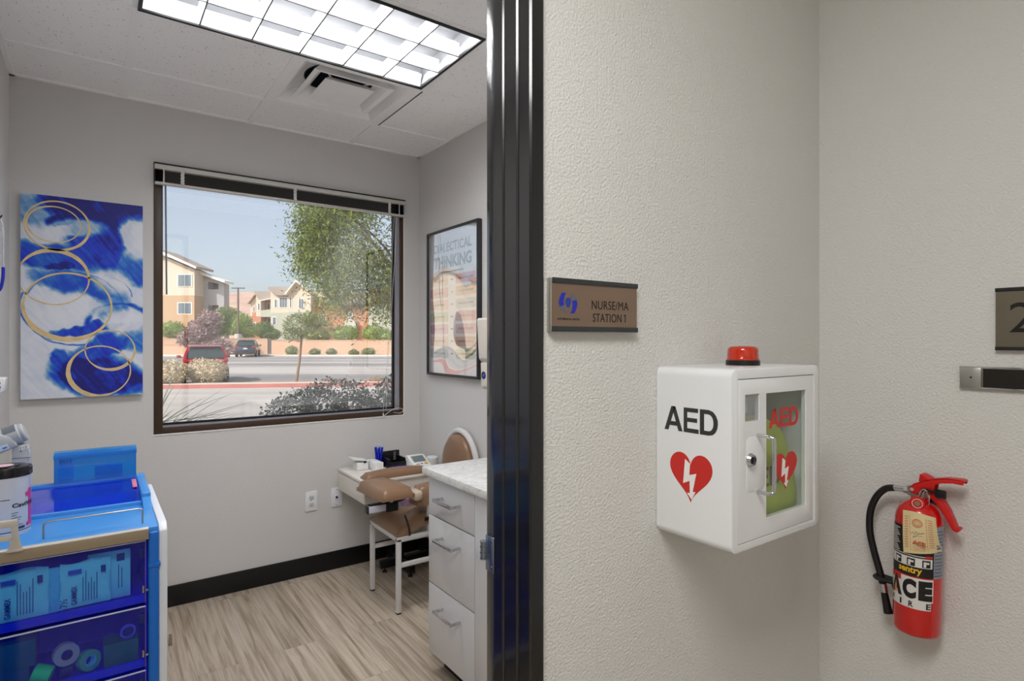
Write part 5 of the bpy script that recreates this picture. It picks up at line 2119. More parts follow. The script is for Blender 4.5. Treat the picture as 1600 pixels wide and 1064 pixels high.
# azure bin on the back of the cart
bn = thing('tilt_bin', 'clear azure plastic bin standing on the back edge of the cart', 'bin', (0.0, 2.665, 0.9405))
b = MB()
bx0, bx1, by0, by1, bz0, bz1 = -0.122, 0.1245, 2.632, 2.692, 0.9465, 1.046
b.box(bx0, bx1, by0, by0 + 0.003, bz0, bz1)
b.box(bx0, bx1, by1 - 0.003, by1, bz0 - 0.006, bz1 + 0.004)
b.box(bx0, bx0 + 0.003, by0 + 0.003, by1 - 0.003, bz0, bz1)
b.box(bx1 - 0.003, bx1, by0 + 0.003, by1 - 0.003, bz0, bz1)
b.build('bin_shell', m_clearbin, bn)
b = MB()
b.prism([(by0 - 0.003, bz1 - 0.014), (by0 - 0.003, bz1 - 0.004), (by0 + 0.012, bz1 + 0.004), (by1, bz1 + 0.008), (by1, bz1 + 0.004), (by0 + 0.012, bz1), (by0, bz1 - 0.006), (by0, bz1 - 0.014)][::-1], 'x', bx0 - 0.002, bx1 + 0.002)
b.build('bin_lid', m_clearbin, bn)
o = boxy(-0.034 + 0.03, 0.082, 2.653, 2.687, 0.9415, 0.990, P('royal_packet', (20, 40, 190), 0.4), 'royal blue soft pack lying inside the azure bin', 'supply_pack')
o = boxy(-0.112, -0.066, 2.653, 2.685, 0.9415, 1.012, P('azure_carton', (60, 150, 220), 0.4), 'azure carton at the left end inside the azure bin', 'supply_box')
for k in range(4):
    b = MB()
    b.box(-0.108 + 0.010 * k, -0.101 + 0.010 * k, 2.660, 2.666, 1.0125, 1.030 - 0.002 * (k % 2), bev=0.001)
    q = b.build('lancet', P('cobalt_cap', (26, 30, 150), 0.4), None, origin=(-0.104 + 0.010 * k, 2.663, 1.0125))
    tag(q, 'dark blue capped stick on top of the azure carton inside the bin', 'lancet', 'capped sticks in the bin')

# wipes tub
tub = thing('wipes_tub', 'white disinfecting wipes tub with a black lid and magenta print on the cart top', 'tub', (-0.214, 2.225, 0.900))
TX, TY, TR = -0.214, 2.225, 0.0585
b = MB()
b.lathe([(0, 0), (TR - 0.003, 0), (TR - 0.001, 0.004), (TR - 0.001, 0.162), (TR, 0.164), (TR, 0.172), (TR - 0.004, 0.172), (0, 0.172)], (TX, TY, 0.900), seg=56)
tb_ = b.build('container', P('white_tub_plastic', (224, 222, 226), 0.3), tub)
b = MB()
b.lathe([(TR + 0.0015, 0.168), (TR + 0.003, 0.170), (TR + 0.003, 0.188), (TR + 0.001, 0.193), (TR - 0.006, 0.195), (0.036, 0.195), (0.034, 0.198), (0, 0.198)], (TX, TY, 0.900), seg=56)
b.build('lid', P('glossy_black_lid', (16, 16, 18), 0.18), tub)
b = MB()
b.lathe([(0, 0.1985), (0.024, 0.1985), (0.024, 0.1995), (0, 0.1995)], (TX - 0.004, TY - 0.012, 0.900), seg=32)
b.build('lid_sticker', P('pinkish_sticker', (214, 176, 186), 0.5), tub)
r = TR


def tubpatch(a0, a1, z0, z1, m, name, lift=0.0003):
    b = MB()
    n = max(2, int((a1 - a0) / 5))
    q = r + lift
    for i in range(n):
        a, c = rad(a0 + (a1 - a0) * i / n), rad(a0 + (a1 - a0) * (i + 1) / n)
        b.face([(TX + q * math.cos(a), TY + q * math.sin(a), z0), (TX + q * math.cos(c), TY + q * math.sin(c), z0),
                (TX + q * math.cos(c), TY + q * math.sin(c), z1), (TX + q * math.cos(a), TY + q * math.sin(a), z1)])
    return b.build(name, m, tb_, smooth=60)


m_mag = P('magenta_print', (206, 44, 140), 0.4)
tubpatch(337, 350, 0.930, 1.030, m_mag, 'magenta_numeral')
tubpatch(325, 337, 1.008, 1.020, m_mag, 'magenta_numeral')
tubpatch(327, 360, 0.922, 0.932, m_mag, 'magenta_numeral')
tubpatch(262, 375, 0.9135, 0.9155, P('print_black', (30, 30, 34), 0.4), 'band')
tubpatch(300, 322, 0.919, 0.926, P('navy_print', (40, 60, 110), 0.4), 'navy_mark')
m_tubtxt = P('tub_print', (40, 40, 46), 0.4)
text_mesh('CaviWipes', (0, 0, 0.978), None, None, rad(88) * r, 0.016, 'lettering', m_tubtxt, tb_, bold=0.03, bend=(TX, TY, r + 0.0006, rad(290)))
for k, (a0, a1) in enumerate(((289, 304), (289, 300), (289, 312), (290, 308), (289, 305), (305, 316))):
    tubpatch(a0, a1, 0.966 - 0.007 * k, 0.9675 - 0.007 * k, m_tubtxt, 'small_print')
tubpatch(265, 285, 1.006, 1.008, m_tubtxt, 'small_print')

# grey jointed arm standing on the cart behind the tub
m_grey = P('light_grey_casting', (176, 180, 184), 0.35)
m_dgrey = P('grey_insert', (108, 114, 122), 0.4)
ga = thing('jointed_arm', 'light grey jointed equipment arm rising behind the wipes tub', 'equipment arm', (-0.20, 2.50, 0.938))
b = MB()
b.prism([(-0.222, 0.9385), (-0.176, 0.9385), (-0.176, 1.09), (-0.184, 1.118), (-0.222, 1.118)], 'y', 2.478, 2.522, bev=0.005)
b.build('upright', m_grey, ga)
b = MB()
for z in (1.045, 1.075):
    b.box(-0.2225, -0.176, 2.4765, 2.4785, z, z + 0.0015)
b.build('seam_line', m_dgrey, ga)
b = MB()
b.cyl((-0.255, 2.50, 1.135), (-0.200, 2.50, 1.155), 0.034, seg=36, bev=0.006)
b.cyl((-0.204, 2.50, 1.1535), (-0.190, 2.50, 1.1585), 0.030, seg=36, bev=0.004)
b.build('elbow_joint', m_grey, ga)
b = MB()
b.prism([(-0.315, 1.06), (-0.315, 1.14), (-0.268, 1.165), (-0.225, 1.150), (-0.205, 1.118), (-0.24, 1.100)], 'y', 2.462, 2.50, bev=0.008)
b.build('forearm', m_grey, ga)
b = MB()
b.prism([(-0.268, 1.098), (-0.226, 1.112), (-0.231, 1.128), (-0.273, 1.114)], 'y', 2.4605, 2.4622)
lb = b.build('sticker', P('pale_blue_sticker', (196, 214, 230), 0.4), ga)
b = MB()
b.prism([(-0.265, 1.104), (-0.254, 1.1075), (-0.255, 1.112), (-0.266, 1.1085)], 'y', 2.4600, 2.4605)
b.prism([(-0.243, 1.111), (-0.232, 1.1145), (-0.233, 1.119), (-0.244, 1.1155)], 'y', 2.4600, 2.4605)
b.build('blue_mark', P('sticker_blue', (50, 110, 190), 0.4), lb)
b = MB()
b.prism([(-0.204, 1.098), (-0.178, 1.106), (-0.178, 1.120), (-0.204, 1.114)], 'y', 2.4765, 2.4780)
lb = b.build('sticker', m_white, ga)
b = MB()
b.tube([(-0.199, 2.4762, 1.102), (-0.201, 2.4762, 1.107), (-0.199, 2.4762, 1.112)], 0.0008, seg=5)
b.tube([(-0.188, 2.4762, 1.105), (-0.186, 2.4762, 1.110), (-0.188, 2.4762, 1.115)], 0.0008, seg=5)
b.ball((-0.1935, 2.4762, 1.1085), 0.0016, sub=1)
b.build('ink_mark', m_ink, lb)
b = MB()
for z in (1.06, 1.098):
    b.cyl((-0.200, 2.4785, z), (-0.200, 2.4755, z), 0.0028, seg=12)
b.build('bolt', m_dgrey, ga)
b = MB()
q = Matrix.Translation((-0.2275, 2.50, 1.145)) @ Matrix.Rotation(rad(-20), 4, 'Y')
t_ = []
for i in range(9):
    a = rad(25 + 80 * i / 8)
    t_.append(a)
for i in range(8):
    f = []
    for a, xx in ((t_[i], -0.012), (t_[i + 1], -0.012), (t_[i + 1], 0.022), (t_[i], 0.022)):
        f.append(q @ Vector((xx, -0.0343 * math.cos(a), 0.0343 * math.sin(a))))
    b.face(f)
b.build('grip_pad', m_dgrey, ga)

# instruments hung on the left wall
ih = thing('instrument_hanger', 'black strip with a clear tube and blue hose end on the left wall', 'medical instrument', (XL, 2.98, 1.36))
b = MB()
b.box(XL + 0.001, XL + 0.034, 2.95, 3.01, 1.40, 1.86, bev=0.004)
b.build('back_strip', m_black, ih)
b = MB()
b.tube(spline([(-0.300, 2.955, 1.93), (-0.292, 2.955, 1.90), (-0.290, 2.955, 1.82), (-0.290, 2.955, 1.742)], 5), 0.004, seg=10)
b.build('clear_tube', clear_mat('clear_tube', (0.9, 0.92, 0.95, 1), 0.12, (0.7, 0.72, 0.76, 1), 0.3), ih)
b = MB()
b.tube(spline([(-0.290, 2.955, 1.742), (-0.291, 2.955, 1.70), (-0.298, 2.955, 1.66), (-0.310, 2.955, 1.645)], 5), 0.0055, seg=10)
b.build('blue_hose', P('blue_hose', (24, 40, 170), 0.35), ih)
b = MB()
b.tube([(-0.325, 2.955, 1.905), (-0.302, 2.955, 1.925), (-0.294, 2.955, 1.942)], 0.003, seg=8)
b.box(XL + 0.001, -0.30, 2.94, 2.965, 1.36, 1.40, bev=0.006)
b.build('wire_hook', m_rubber, ih)
wc = thing('instrument_cradle', 'white instrument cradle with a blue badge low on the left wall', 'cradle', (XL, 2.98, 1.26))
b = MB()
b.prism([(XL + 0.001, 1.262), (-0.300, 1.258), (-0.288, 1.266), (-0.2815, 1.315), (-0.290, 1.317), (XL + 0.001, 1.318)], 'y', 2.95, 3.02, bev=0.004)
b.build('cradle_body', m_white, wc)
b = MB()
b.prism([(-0.3355, 1.268), (-0.300, 1.268), (-0.2955, 1.284), (-0.3355, 1.282)], 'y', 2.9485, 2.9498)
b.cyl((-0.305, 2.9498, 1.296), (-0.305, 2.9485, 1.296), 0.008, seg=16)
b.build('badge', P('badge_blue', (30, 110, 200), 0.4), wc)
b = MB()
b.box(0.284, 0.297, 3.20, 3.23, 0.0, 0.045, bev=0.003)
o = b.build('door_stop', m_steel, origin=(0.29, 3.215, 0))
tag(o, 'small grey metal stop on the floor to the right of the cart', 'door stop')

# ================================================================== outside
FW = Vector((math.cos(YAW), math.sin(YAW), 0))
RT = Vector((math.sin(YAW), -math.cos(YAW), 0))
GZ = -0.15


def out(lat, dep, z=GZ):
    """point outside: lat metres to the right, dep metres ahead of the camera spot"""
    p = FW * dep + RT * lat
    return Vector((p.x, p.y, z))


def osp(ratio, dep, z=GZ):
    return out(ratio * dep, dep, z)


def ux(u):
    return (u - 800) / FOC


def zz(v, dep):
    return EYE + (532 - v) / FOC * dep


OM = Matrix((( RT.x, FW.x, 0, 0), (RT.y, FW.y, 0, 0), (0, 0, 1, 0), (0, 0, 0, 1)))   # (lat, dep, z) -> world


def streaky(name, c1, c2, sx, sy, rough=0.9):
    m = bpy.data.materials.new(name)
    m.use_nodes = True
    nt = m.node_tree
    bs = nt.nodes['Principled BSDF']
    bs.inputs['Roughness'].default_value = rough
    bs.inputs['Specular IOR Level'].default_value = 0.2
    tc = nt.nodes.new('ShaderNodeTexCoord')
    mp = nt.nodes.new('ShaderNodeMapping')
    mp.inputs['Rotation'].default_value = (0, 0, -(YAW - PI / 2))
    mp2 = nt.nodes.new('ShaderNodeMapping')
    mp2.inputs['Scale'].default_value = (sx, sy, 1)
    n = nt.nodes.new('ShaderNodeTexNoise')
    n.inputs['Scale'].default_value = 1
    n.inputs['Detail'].default_value = 6
    cr = nt.nodes.new('ShaderNodeValToRGB')
    cr.color_ramp.elements[0].position = 0.35
    cr.color_ramp.elements[0].color = lin(c1)
    cr.color_ramp.elements[1].position = 0.6
    cr.color_ramp.elements[1].color = lin(c2)
    L = nt.links.new
    L(tc.outputs['Object'], mp.inputs['Vector'])
    L(mp.outputs[0], mp2.inputs['Vector'])
    L(mp2.outputs[0], n.inputs['Vector'])
    L(n.outputs['Fac'], cr.inputs['Fac'])
    L(cr.outputs[0], bs.inputs['Base Color'])
    return m


m_drive = streaky('pale_concrete_drive', (172, 165, 158), (192, 184, 176), 0.06, 0.8)
m_asph = streaky('worn_asphalt', (140, 136, 133), (190, 182, 174), 0.02, 0.22)
m_soil = P('desert_soil', (196, 170, 140), 0.95, vary=(0.8, 0.08))
m_kerb = P('kerb_concrete', (214, 206, 196), 0.8)
m_redkerb = P('red_painted_kerb', (190, 118, 108), 0.7, vary=(1.5, 0.08))


def slab(name, pts, z0, z1, m, kind='structure'):
    b = MB()
    b.prism(pts, 'z', z0, z1, M=OM)
    return struct(name, b, m)


def yk(lat):      # depth of the red kerb line
    return 20.5 + (lat + 4.3) * 1.3 / 7.26


slab('driveway', [(-45, 4.9), (30, 4.9), (30, yk(30)), (-45, yk(-45))], GZ - 0.3, GZ, m_drive)
slab('parking_lot', [(-90, yk(-90) + 1.0), (60, yk(60) + 1.0), (60, 58), (-90, 61)], GZ - 0.3, GZ, m_asph)
slab('soil_island', [(-60, yk(-60) + 0.35), (40, yk(40) + 0.35), (40, yk(40) + 1.0), (-60, yk(-60) + 1.0)], GZ - 0.3, GZ + 0.13, m_soil)
slab('red_kerb', [(-60, yk(-60)), (40, yk(40)), (40, yk(40) + 0.05), (-60, yk(-60) + 0.05)], GZ - 0.3, GZ + 0.135, m_redkerb)
slab('kerb_top', [(-60, yk(-60) + 0.05), (40, yk(40) + 0.05), (40, yk(40) + 0.35), (-60, yk(-60) + 0.35)], GZ - 0.3, GZ + 0.145, m_kerb)
slab('far_kerb', [(-90, 61), (60, 57.6), (60, 58.0), (-90, 61.4)], GZ - 0.3, GZ + 0.15, m_kerb)
slab('soil_strip', [(-90, 61.4), (60, 58.0), (60, 70), (-90, 70)], GZ - 0.3, GZ + 0.12, m_soil)
slab('far_ground', [(-400, 70), (300, 70), (300, 900), (-700, 900)], GZ - 0.3, GZ + 0.05, m_soil)
slab('planting_bed', [(-45, 0.5), (-3.2, 3.5), (-1.3, 4.0), (30, 4.9), (-45, 4.9)], GZ - 0.3, GZ + 0.02, m_soil)

# outer walls, and an unseen parapet block added to shade the planting
b = MB()
b.box(HX0 - 6, XR + 8, HY0 - 3, YB + 0.15, H + 0.34, 5.6)
struct('roof', b, P('outer_stucco', (206, 188, 164), 0.9))
b = MB()
b.box(HX0 - 6, XL - 0.12, YB, YB + 0.15, GZ, H + 0.34)
b.box(XR + 0.12, XR + 8, YB, YB + 0.15, GZ, H + 0.34)
struct('wall_outside', b, P('outer_stucco', (206, 188, 164), 0.9))

# hills
b = MB()
nx, ny = 90, 12
G = []
for i in range(nx + 1):
    row = []
    for j in range(ny + 1):
        lat = -1500 + 2100 * i / nx
        f = j / ny
        dep = 900 + 420 * f
        ridge = 118 - 0.022 * (lat + 700) + 10 * noise.noise(Vector((lat * 0.004, 0, 0))) + 5 * noise.noise(Vector((lat * 0.02, 3, 0)))
        z = GZ + ridge * (f ** 0.8) * (1 + 0.10 * noise.noise(Vector((lat * 0.01, f * 5, 2))))
        p = out(lat, dep, z)
        row.append(b.bm.verts.new(p))
    G.append(row)
for i in range(nx):
    for j in range(ny):
        b.bm.faces.new((G[i][j], G[i + 1][j], G[i + 1][j + 1], G[i][j + 1]))
m_hill = P('desert_hills', (192, 160, 142), 0.95, vary=(0.02, 0.16))
o = struct('hills', b, m_hill, smooth=80)

# block walls
m_block = P('tan_block_wall', (204, 170, 144), 0.9, vary=(0.5, 0.04))


def blockwall(x0, x1, d0, d1, top, label, nm='block_wall'):
    b = MB()
    b.prism([(x0, d0), (x1, d1), (x1, d1 + 0.2), (x0, d0 + 0.2)], 'z', GZ, top - 0.08, M=OM)
    o = thing(nm, label, 'wall', out((x0 + x1) / 2, (d0 + d1) / 2, GZ))
    b.build('wall_face', m_block, o)
    b = MB()
    b.prism([(x0, d0 - 0.03), (x1, d1 - 0.03), (x1, d1 + 0.23), (x0, d0 + 0.23)], 'z', top - 0.08, top, M=OM)
    b.build('coping', P('wall_coping', (196, 160, 138), 0.9), o)
    return o


blockwall(-75, ux(418) * 64, 64, 64, 1.70, 'long tan block wall behind the dark car at the far side of the car park')
blockwall(ux(424) * 64, 20, 64, 64, 1.52, 'long tan block wall right of the dark gap, behind the row of round shrubs')
blockwall(-70, ux(358) * 62, 62, 62, 1.03, 'lower orange-tan block wall in front of the long wall at left', 'low_wall')
b = MB()
b.prism([(ux(418) * 64 + 0.02, 64.05), (ux(424) * 64 - 0.02, 64.05), (ux(424) * 64 - 0.02, 64.3), (ux(418) * 64 + 0.02, 64.3)], 'z', GZ, 1.68, M=OM)
o = b.build('gate_post', P('dark_grey_post', (96, 90, 90), 0.7), origin=out(ux(421) * 64, 64.1))
tag(o, 'dark grey post filling the gap between the two long block walls', 'post')

# ------------------------------------------------------------------ plants
L_green = P('leaf_green', (112, 132, 74), 0.6, vary=(3, 0.25))
L_bright = P('leaf_bright_green', (146, 166, 88), 0.6, vary=(1.2, 0.25))
L_olive = P('leaf_olive', (126, 134, 78), 0.6, vary=(3, 0.2))
L_sage = P('leaf_pale_sage', (222, 206, 180), 0.7, vary=(4, 0.2))
L_grey = P('leaf_grey_green', (150, 156, 120), 0.7, vary=(2, 0.2))
L_dusty = P('twig_lilac_grey', (176, 150, 146), 0.8, vary=(1, 0.15))
L_dark = P('leaf_blue_green', (98, 110, 104), 0.5, vary=(6, 0.3))
m_bark = P('bark_tan', (142, 118, 98), 0.9, vary=(8, 0.15))


def plant(name, label, cat, base, blobs, n, size, m, trunk=None, aspect=0.4, group=None, core=True, mcore=None, seed=1, mix=None):
    """base point; blobs = (dx_lat, d_dep, z, r_lat, r_dep, r_z) ellipsoids relative to base (z absolute)"""
    o = thing(name, label, cat, base, group)
    rg = random.Random(seed)

    def place(r_):
        k = rg.choices(range(len(blobs)), [q[3] * q[5] for q in blobs])[0]
        q = blobs[k]
        d = Vector((rg.gauss(0, 1), rg.gauss(0, 1), rg.gauss(0, 1))).normalized() * (rg.uniform(0.55, 1.0) ** 0.5)
        bumpy = 1 + 0.22 * noise.noise(d * 3 + Vector((seed, k, 0)))
        p = RT * (q[0] + d.x * q[3] * bumpy) + FW * (q[1] + d.y * q[4] * bumpy)
        return (base[0] + p.x, base[1] + p.y, q[2] + d.z * q[5] * bumpy)
    b = MB()
    b.leaves(n, place, size, aspect, rng=rg, mi=0)
    if mix:
        b.leaves(int(n * mix[1]), place, size, aspect, rng=rg, mi=1)
    if core:
        for k, q in enumerate(blobs):
            p = RT * q[0] + FW * q[1]
            b.ball((base[0] + p.x, base[1] + p.y, q[2]), q[3] * 0.72, q[4] * 0.72, q[5] * 0.74, sub=2, rough=0.3, seed=seed + k, mi=0)
    b.build('foliage', [m, mix[0]] if mix else m, o, smooth=0)
    if trunk:
        b = MB()
        for pts, r0, r1 in trunk:
            n_ = len(pts)
            b.tube([Vector(p) for p in pts], r0, seg=8, rs=[r0 + (r1 - r0) * i / (n_ - 1) for i in range(n_)])
        b.build('trunk', m_bark, o, smooth=60)
    return o


# tree close to the window, its crown entering from the right
D = 9.3
tb0 = out(ux(668) * D, D + 0.5)
big = thing('shade_tree', 'fine leaved green shade tree filling the upper right of the window view', 'tree', tb0)
rg = random.Random(11)
centres = []
for k in range(120):
    a = rg.uniform(0, 2 * PI)
    e = rg.uniform(-0.95, 1)
    rr_ = rg.uniform(0.55, 1.0) ** 0.6
    lat = ux(618) * D + rr_ * 1.55 * math.cos(a) * math.sqrt(max(0, 1 - e * e * 0.8))
    dep = D + rr_ * 1.3 * math.sin(a) * math.sqrt(max(0, 1 - e * e * 0.8))
    z = 3.15 + 1.25 * e * rr_
    if z < 2.2:
        lat = max(lat, ux(505) * D)
    centres.append((lat, dep, z))
for u, v in ((470, 370), (462, 400), (480, 345), (492, 335), (485, 420), (500, 445), (515, 465), (498, 480), (530, 480), (560, 470), (585, 478), (600, 455), (478, 385), (505, 400),
             (540, 440), (575, 440), (520, 350), (550, 380), (590, 400), (610, 350), (600, 490), (488, 360), (472, 410), (560, 340), (530, 330), (500, 325)):
    dd = D + rg.uniform(-0.8, 0.8)
    centres.append((ux(u + 8) * dd, dd, zz(v, dd)))


def big_place(r_):
    c = centres[rg.randrange(len(centres))]
    s = 0.15
    return tuple(out(c[0] + rg.gauss(0, s), c[1] + rg.gauss(0, s), c[2] + rg.gauss(0, s) * 1.1))


b = MB()
b.leaves(27000, big_place, 0.072, 0.28, rng=rg, droop=0.8, mi=0)
b.leaves(21000, big_place, 0.068, 0.28, rng=rg, droop=0.6, mi=1)
b.build('foliage', [P('leaf_yellow_green', (138, 150, 62), 0.55, vary=(5, 0.2)), P('leaf_mid_green', (86, 108, 54), 0.55, vary=(5, 0.2))], big, smooth=0)
b = MB()
top = out(ux(650) * D, D, 2.1)
b.tube(spline([tb0, (tb0 + top) / 2 + Vector((0.04, 0, 0)), top], 5), 0.11, rs=[0.12 - 0.004 * i for i in range(11)], seg=10)
for k, c in enumerate(centres[::9]):
    e = out(c[0], c[1], c[2])
    mid_ = (top + e) / 2 + Vector((rg.uniform(-0.1, 0.1), rg.uniform(-0.1, 0.1), 0.15))
    pts = spline([top - Vector((0, 0, 0.05 * (k % 4))), mid_, e], 5)
    b.tube(pts, 0.03, rs=[0.034 - 0.0028 * i for i in range(len(pts))], seg=6)
b.build('trunk', m_bark, big, smooth=60)

# sapling on the island
D = 20.9
base = osp(ux(463), D, GZ + 0.13)
t1 = osp(ux(471), D, zz(530, D))
b0 = (0.17, 0, zz(508, D), 0.55, 0.5, 0.40)
plant('young_tree', 'slender young tree with a thin trunk on the red kerb island', 'tree', base,
      [(0.15, 0, zz(508, D), 0.62, 0.5, 0.42), (-0.10, 0, zz(522, D), 0.42, 0.4, 0.26), (0.55, 0.1, zz(500, D), 0.45, 0.4, 0.30), (1.0, 0.2, zz(510, D), 0.3, 0.3, 0.2)], 2600, 0.085, L_olive,
      trunk=[(spline([base, (base + t1) / 2 + RT * 0.02, t1], 4), 0.055, 0.04), ([t1, t1 + RT * 0.25 + Vector((0, 0, 0.5))], 0.035, 0.01), ([t1, t1 - RT * 0.25 + Vector((0, 0, 0.4))], 0.03, 0.01), ([t1, t1 + Vector((0, 0, 0.7))], 0.03, 0.01)],
      core=False, seed=3, mix=(L_grey, 0.5))
# pale shrubs on the island in front of the red car
for k, (u, w, lab) in enumerate(((262, 0.68, 'pale sage clipped shrub at the window edge, left of the red car'), (324, 0.64, 'pale sage clipped shrub right behind the red car'))):
    D = 20.0 + 0.012 * (u - 262) / 1
    base = osp(ux(u), D, GZ + 0.13)
    plant('clipped_shrub', lab, 'shrub', base, [(0, 0, 0.34, w, 0.50, 0.44), (-0.28, 0, 0.40, w * 0.6, 0.45, 0.40), (0.26, 0, 0.40, w * 0.6, 0.45, 0.40)], 3800, 0.085, L_sage, seed=20 + k, mix=(L_grey, 0.25), aspect=0.5,
          trunk=[([base, base + Vector((0, 0, 0.3))], 0.05, 0.03)])
# round desert shrubs along the far wall
names = ['tallest and leftmost of the round shrubs along the far wall', 'round grey-green shrub, second from the left along the far wall', 'round grey-green shrub, third from the left along the far wall',
         'small round shrub, second from the right along the far wall', 'wide round shrub at the right end of the row along the far wall']
for k, (u, wpx, top) in enumerate(((456, 20, 541), (492, 18, 545), (518, 17, 545), (553, 15, 546), (576, 23, 544))):
    D = 61.0
    r_ = wpx / 2 / FOC * D
    zt = zz(top, D)
    base = osp(ux(u), D, GZ + 0.10)
    plant('round_shrub', names[k], 'shrub', base, [(0, 0, (GZ + zt) / 2, r_, r_ * 0.9, (zt - GZ) / 2)], 700, 0.16, L_grey, seed=40 + k, group='round shrubs along the far wall', mix=(L_olive, 0.4))
# trees and bushes around the far wall
far = [
    ('bushy_tree', 'bright green bushy tree in front of the left apartment building', 268, 67, [(0, 0, zz(515, 67), 1.5, 1.3, 1.0), (0.6, 0, zz(520, 67), 1.3, 1.2, 0.9)], 2200, 0.22, L_bright, 'tree'),
    ('bare_shrub', 'tall lilac-grey twiggy bare shrub behind the red car', 318, 60.3, [(0, 0, zz(515, 60), 1.6, 1.2, 1.2), (0.7, 0, zz(500, 60), 1.1, 1.0, 1.0), (-1.4, 0, zz(530, 60), 1.2, 1.0, 0.8), (1.4, 0, zz(540, 60), 1.4, 1.0, 0.7), (3.0, 0, zz(548, 60), 1.0, 0.8, 0.5)], 5200, 0.34, L_dusty, 'shrub'),
    ('dark_tree', 'dark green leafy tree just right of the lilac-grey shrub', 346, 66, [(0, 0, zz(505, 68), 1.1, 1.0, 1.6), (-0.9, 0, zz(518, 68), 1.1, 1.0, 1.0)], 1800, 0.22, L_green, 'tree'),
    ('palm_like_tree', 'feathery green tree left of the light pole', 355, 74, [(0, 0, zz(488, 70), 1.5, 1.3, 0.9), (0.3, 0, zz(505, 70), 0.9, 0.9, 1.4)], 1800, 0.30, L_olive, 'tree'),
    ('leafy_tree', 'green leafy tree right behind the light pole', 377, 69, [(0, 0, zz(508, 69), 1.4, 1.2, 1.5), (0.9, 0, zz(518, 69), 1.2, 1.1, 0.9)], 2400, 0.22, L_bright, 'tree'),
    ('leafy_bush', 'green bush above the wall in front of the balcony house', 412, 73, [(0, 0, zz(515, 70), 1.3, 1.1, 1.1), (0.9, 0, zz(522, 70), 1.3, 1.1, 0.8)], 2200, 0.22, L_green, 'shrub'),
    ('leafy_bush', 'dense green bush above the wall, in front of the rust coloured house', 539, 70, [(0, 0, zz(521, 70), 1.7, 1.2, 1.0)], 2000, 0.22, L_bright, 'shrub'),
    ('leafy_bush', 'green bush above the wall near the right edge of the window', 584, 70, [(0, 0, zz(521, 70), 1.5, 1.2, 1.1), (1.6, 0, zz(526, 70), 1.3, 1.0, 0.8)], 2200, 0.22, L_bright, 'shrub'),
    ('leafy_bush', 'low green bush above the wall behind the young tree', 497, 71, [(0, 0, zz(525, 71), 1.8, 1.0, 0.7)], 1400, 0.22, L_olive, 'shrub'),
]
for k, (nm, lab, u, D, blobs, n, s, m, cat) in enumerate(far):
    base = osp(ux(u), D)
    plant(nm, lab, cat, base, blobs, n, s, m, seed=60 + k, trunk=[([base, base + Vector((0, 0, 1.6))], 0.12, 0.08)], mix=(L_green if m is L_bright else m, 0.3))
# dark leafy shrub right below the window
plan = [(455, 5.0, 640, 0.24), (490, 5.1, 632, 0.30), (530, 5.0, 626, 0.34), (560, 5.1, 640, 0.26), (592, 4.9, 646, 0.24), (612, 4.9, 620, 0.20), (618, 4.8, 600, 0.16)]
base = osp(ux(530), 5.05, GZ + 0.02)
blobs = []
for u, D, v, r_ in plan:
    lat = ux(u) * D - ux(530) * 5.05
    zc = zz(v, D)
    blobs.append((lat, D - 5.05, zc - 0.05, r_, 0.26, r_ * 0.75))
    blobs.append((lat, D - 5.05, zc - 0.45, r_ * 1.1, 0.28, 0.42))
plant('leafy_shrub', 'dark blue-green leafy shrub right outside the lower right of the window', 'shrub', base, blobs, 15000, 0.034, L_dark, aspect=0.6, seed=90, core=False, mix=(P('leaf_pale_grey_green', (150, 158, 152), 0.5, vary=(6, 0.2)), 0.35),
      trunk=[([base, base + RT * s + Vector((0, 0, 0.75))], 0.02, 0.008) for s in (-0.35, -0.2, 0, 0.15, 0.3, 0.42)])
# spiky yucca
yb = osp(ux(215), 4.9, GZ + 0.02)
yu = thing('spiky_yucca', 'spiky yucca with long thin grey-green blades outside the lower left of the window', 'plant', yb)
b = MB()
rg = random.Random(8)
heart_ = yb + Vector((0, 0, 0.62))
for k in range(150):
    a = rg.uniform(0, 2 * PI)
    el = rg.uniform(-0.15, 1.2)
    L_ = rg.uniform(0.6, 1.05)
    if k < 80:                       # many blades lean over towards the open side
        a = math.atan2(RT.y, RT.x) + rg.uniform(-0.6, 0.6)
        el = rg.uniform(0.0, 0.6)
    d = Vector((math.cos(a) * math.cos(el), math.sin(a) * math.cos(el), math.sin(el)))
    s = d.cross(Vector((0, 0, 1))).normalized()
    st = heart_ + d * 0.04 + Vector((rg.gauss(0, 0.03), rg.gauss(0, 0.03), rg.gauss(0, 0.08)))
    prev = None
    n = 7
    for i in range(n + 1):
        f = i / n
        p = st + d * L_ * f + Vector((0, 0, -0.16 * L_ * f * f))
        w = 0.0125 * (1 - f) ** 0.6 + 0.0008
        c = (b.bm.verts.new(p - s * w), b.bm.verts.new(p + Vector((0, 0, -w * 0.5))), b.bm.verts.new(p + s * w))
        if prev:
            b.bm.faces.new((prev[0], prev[1], c[1], c[0]))
            b.bm.faces.new((prev[1], prev[2], c[2], c[1]))
        prev = c
b.build('blades', P('yucca_blade', (88, 96, 84), 0.5, vary=(8, 0.2)), yu, smooth=60)
b = MB()
b.tube([yb, yb + Vector((0, 0, 0.35)), heart_], 0.07, seg=10)
b.build('stem', m_bark, yu)
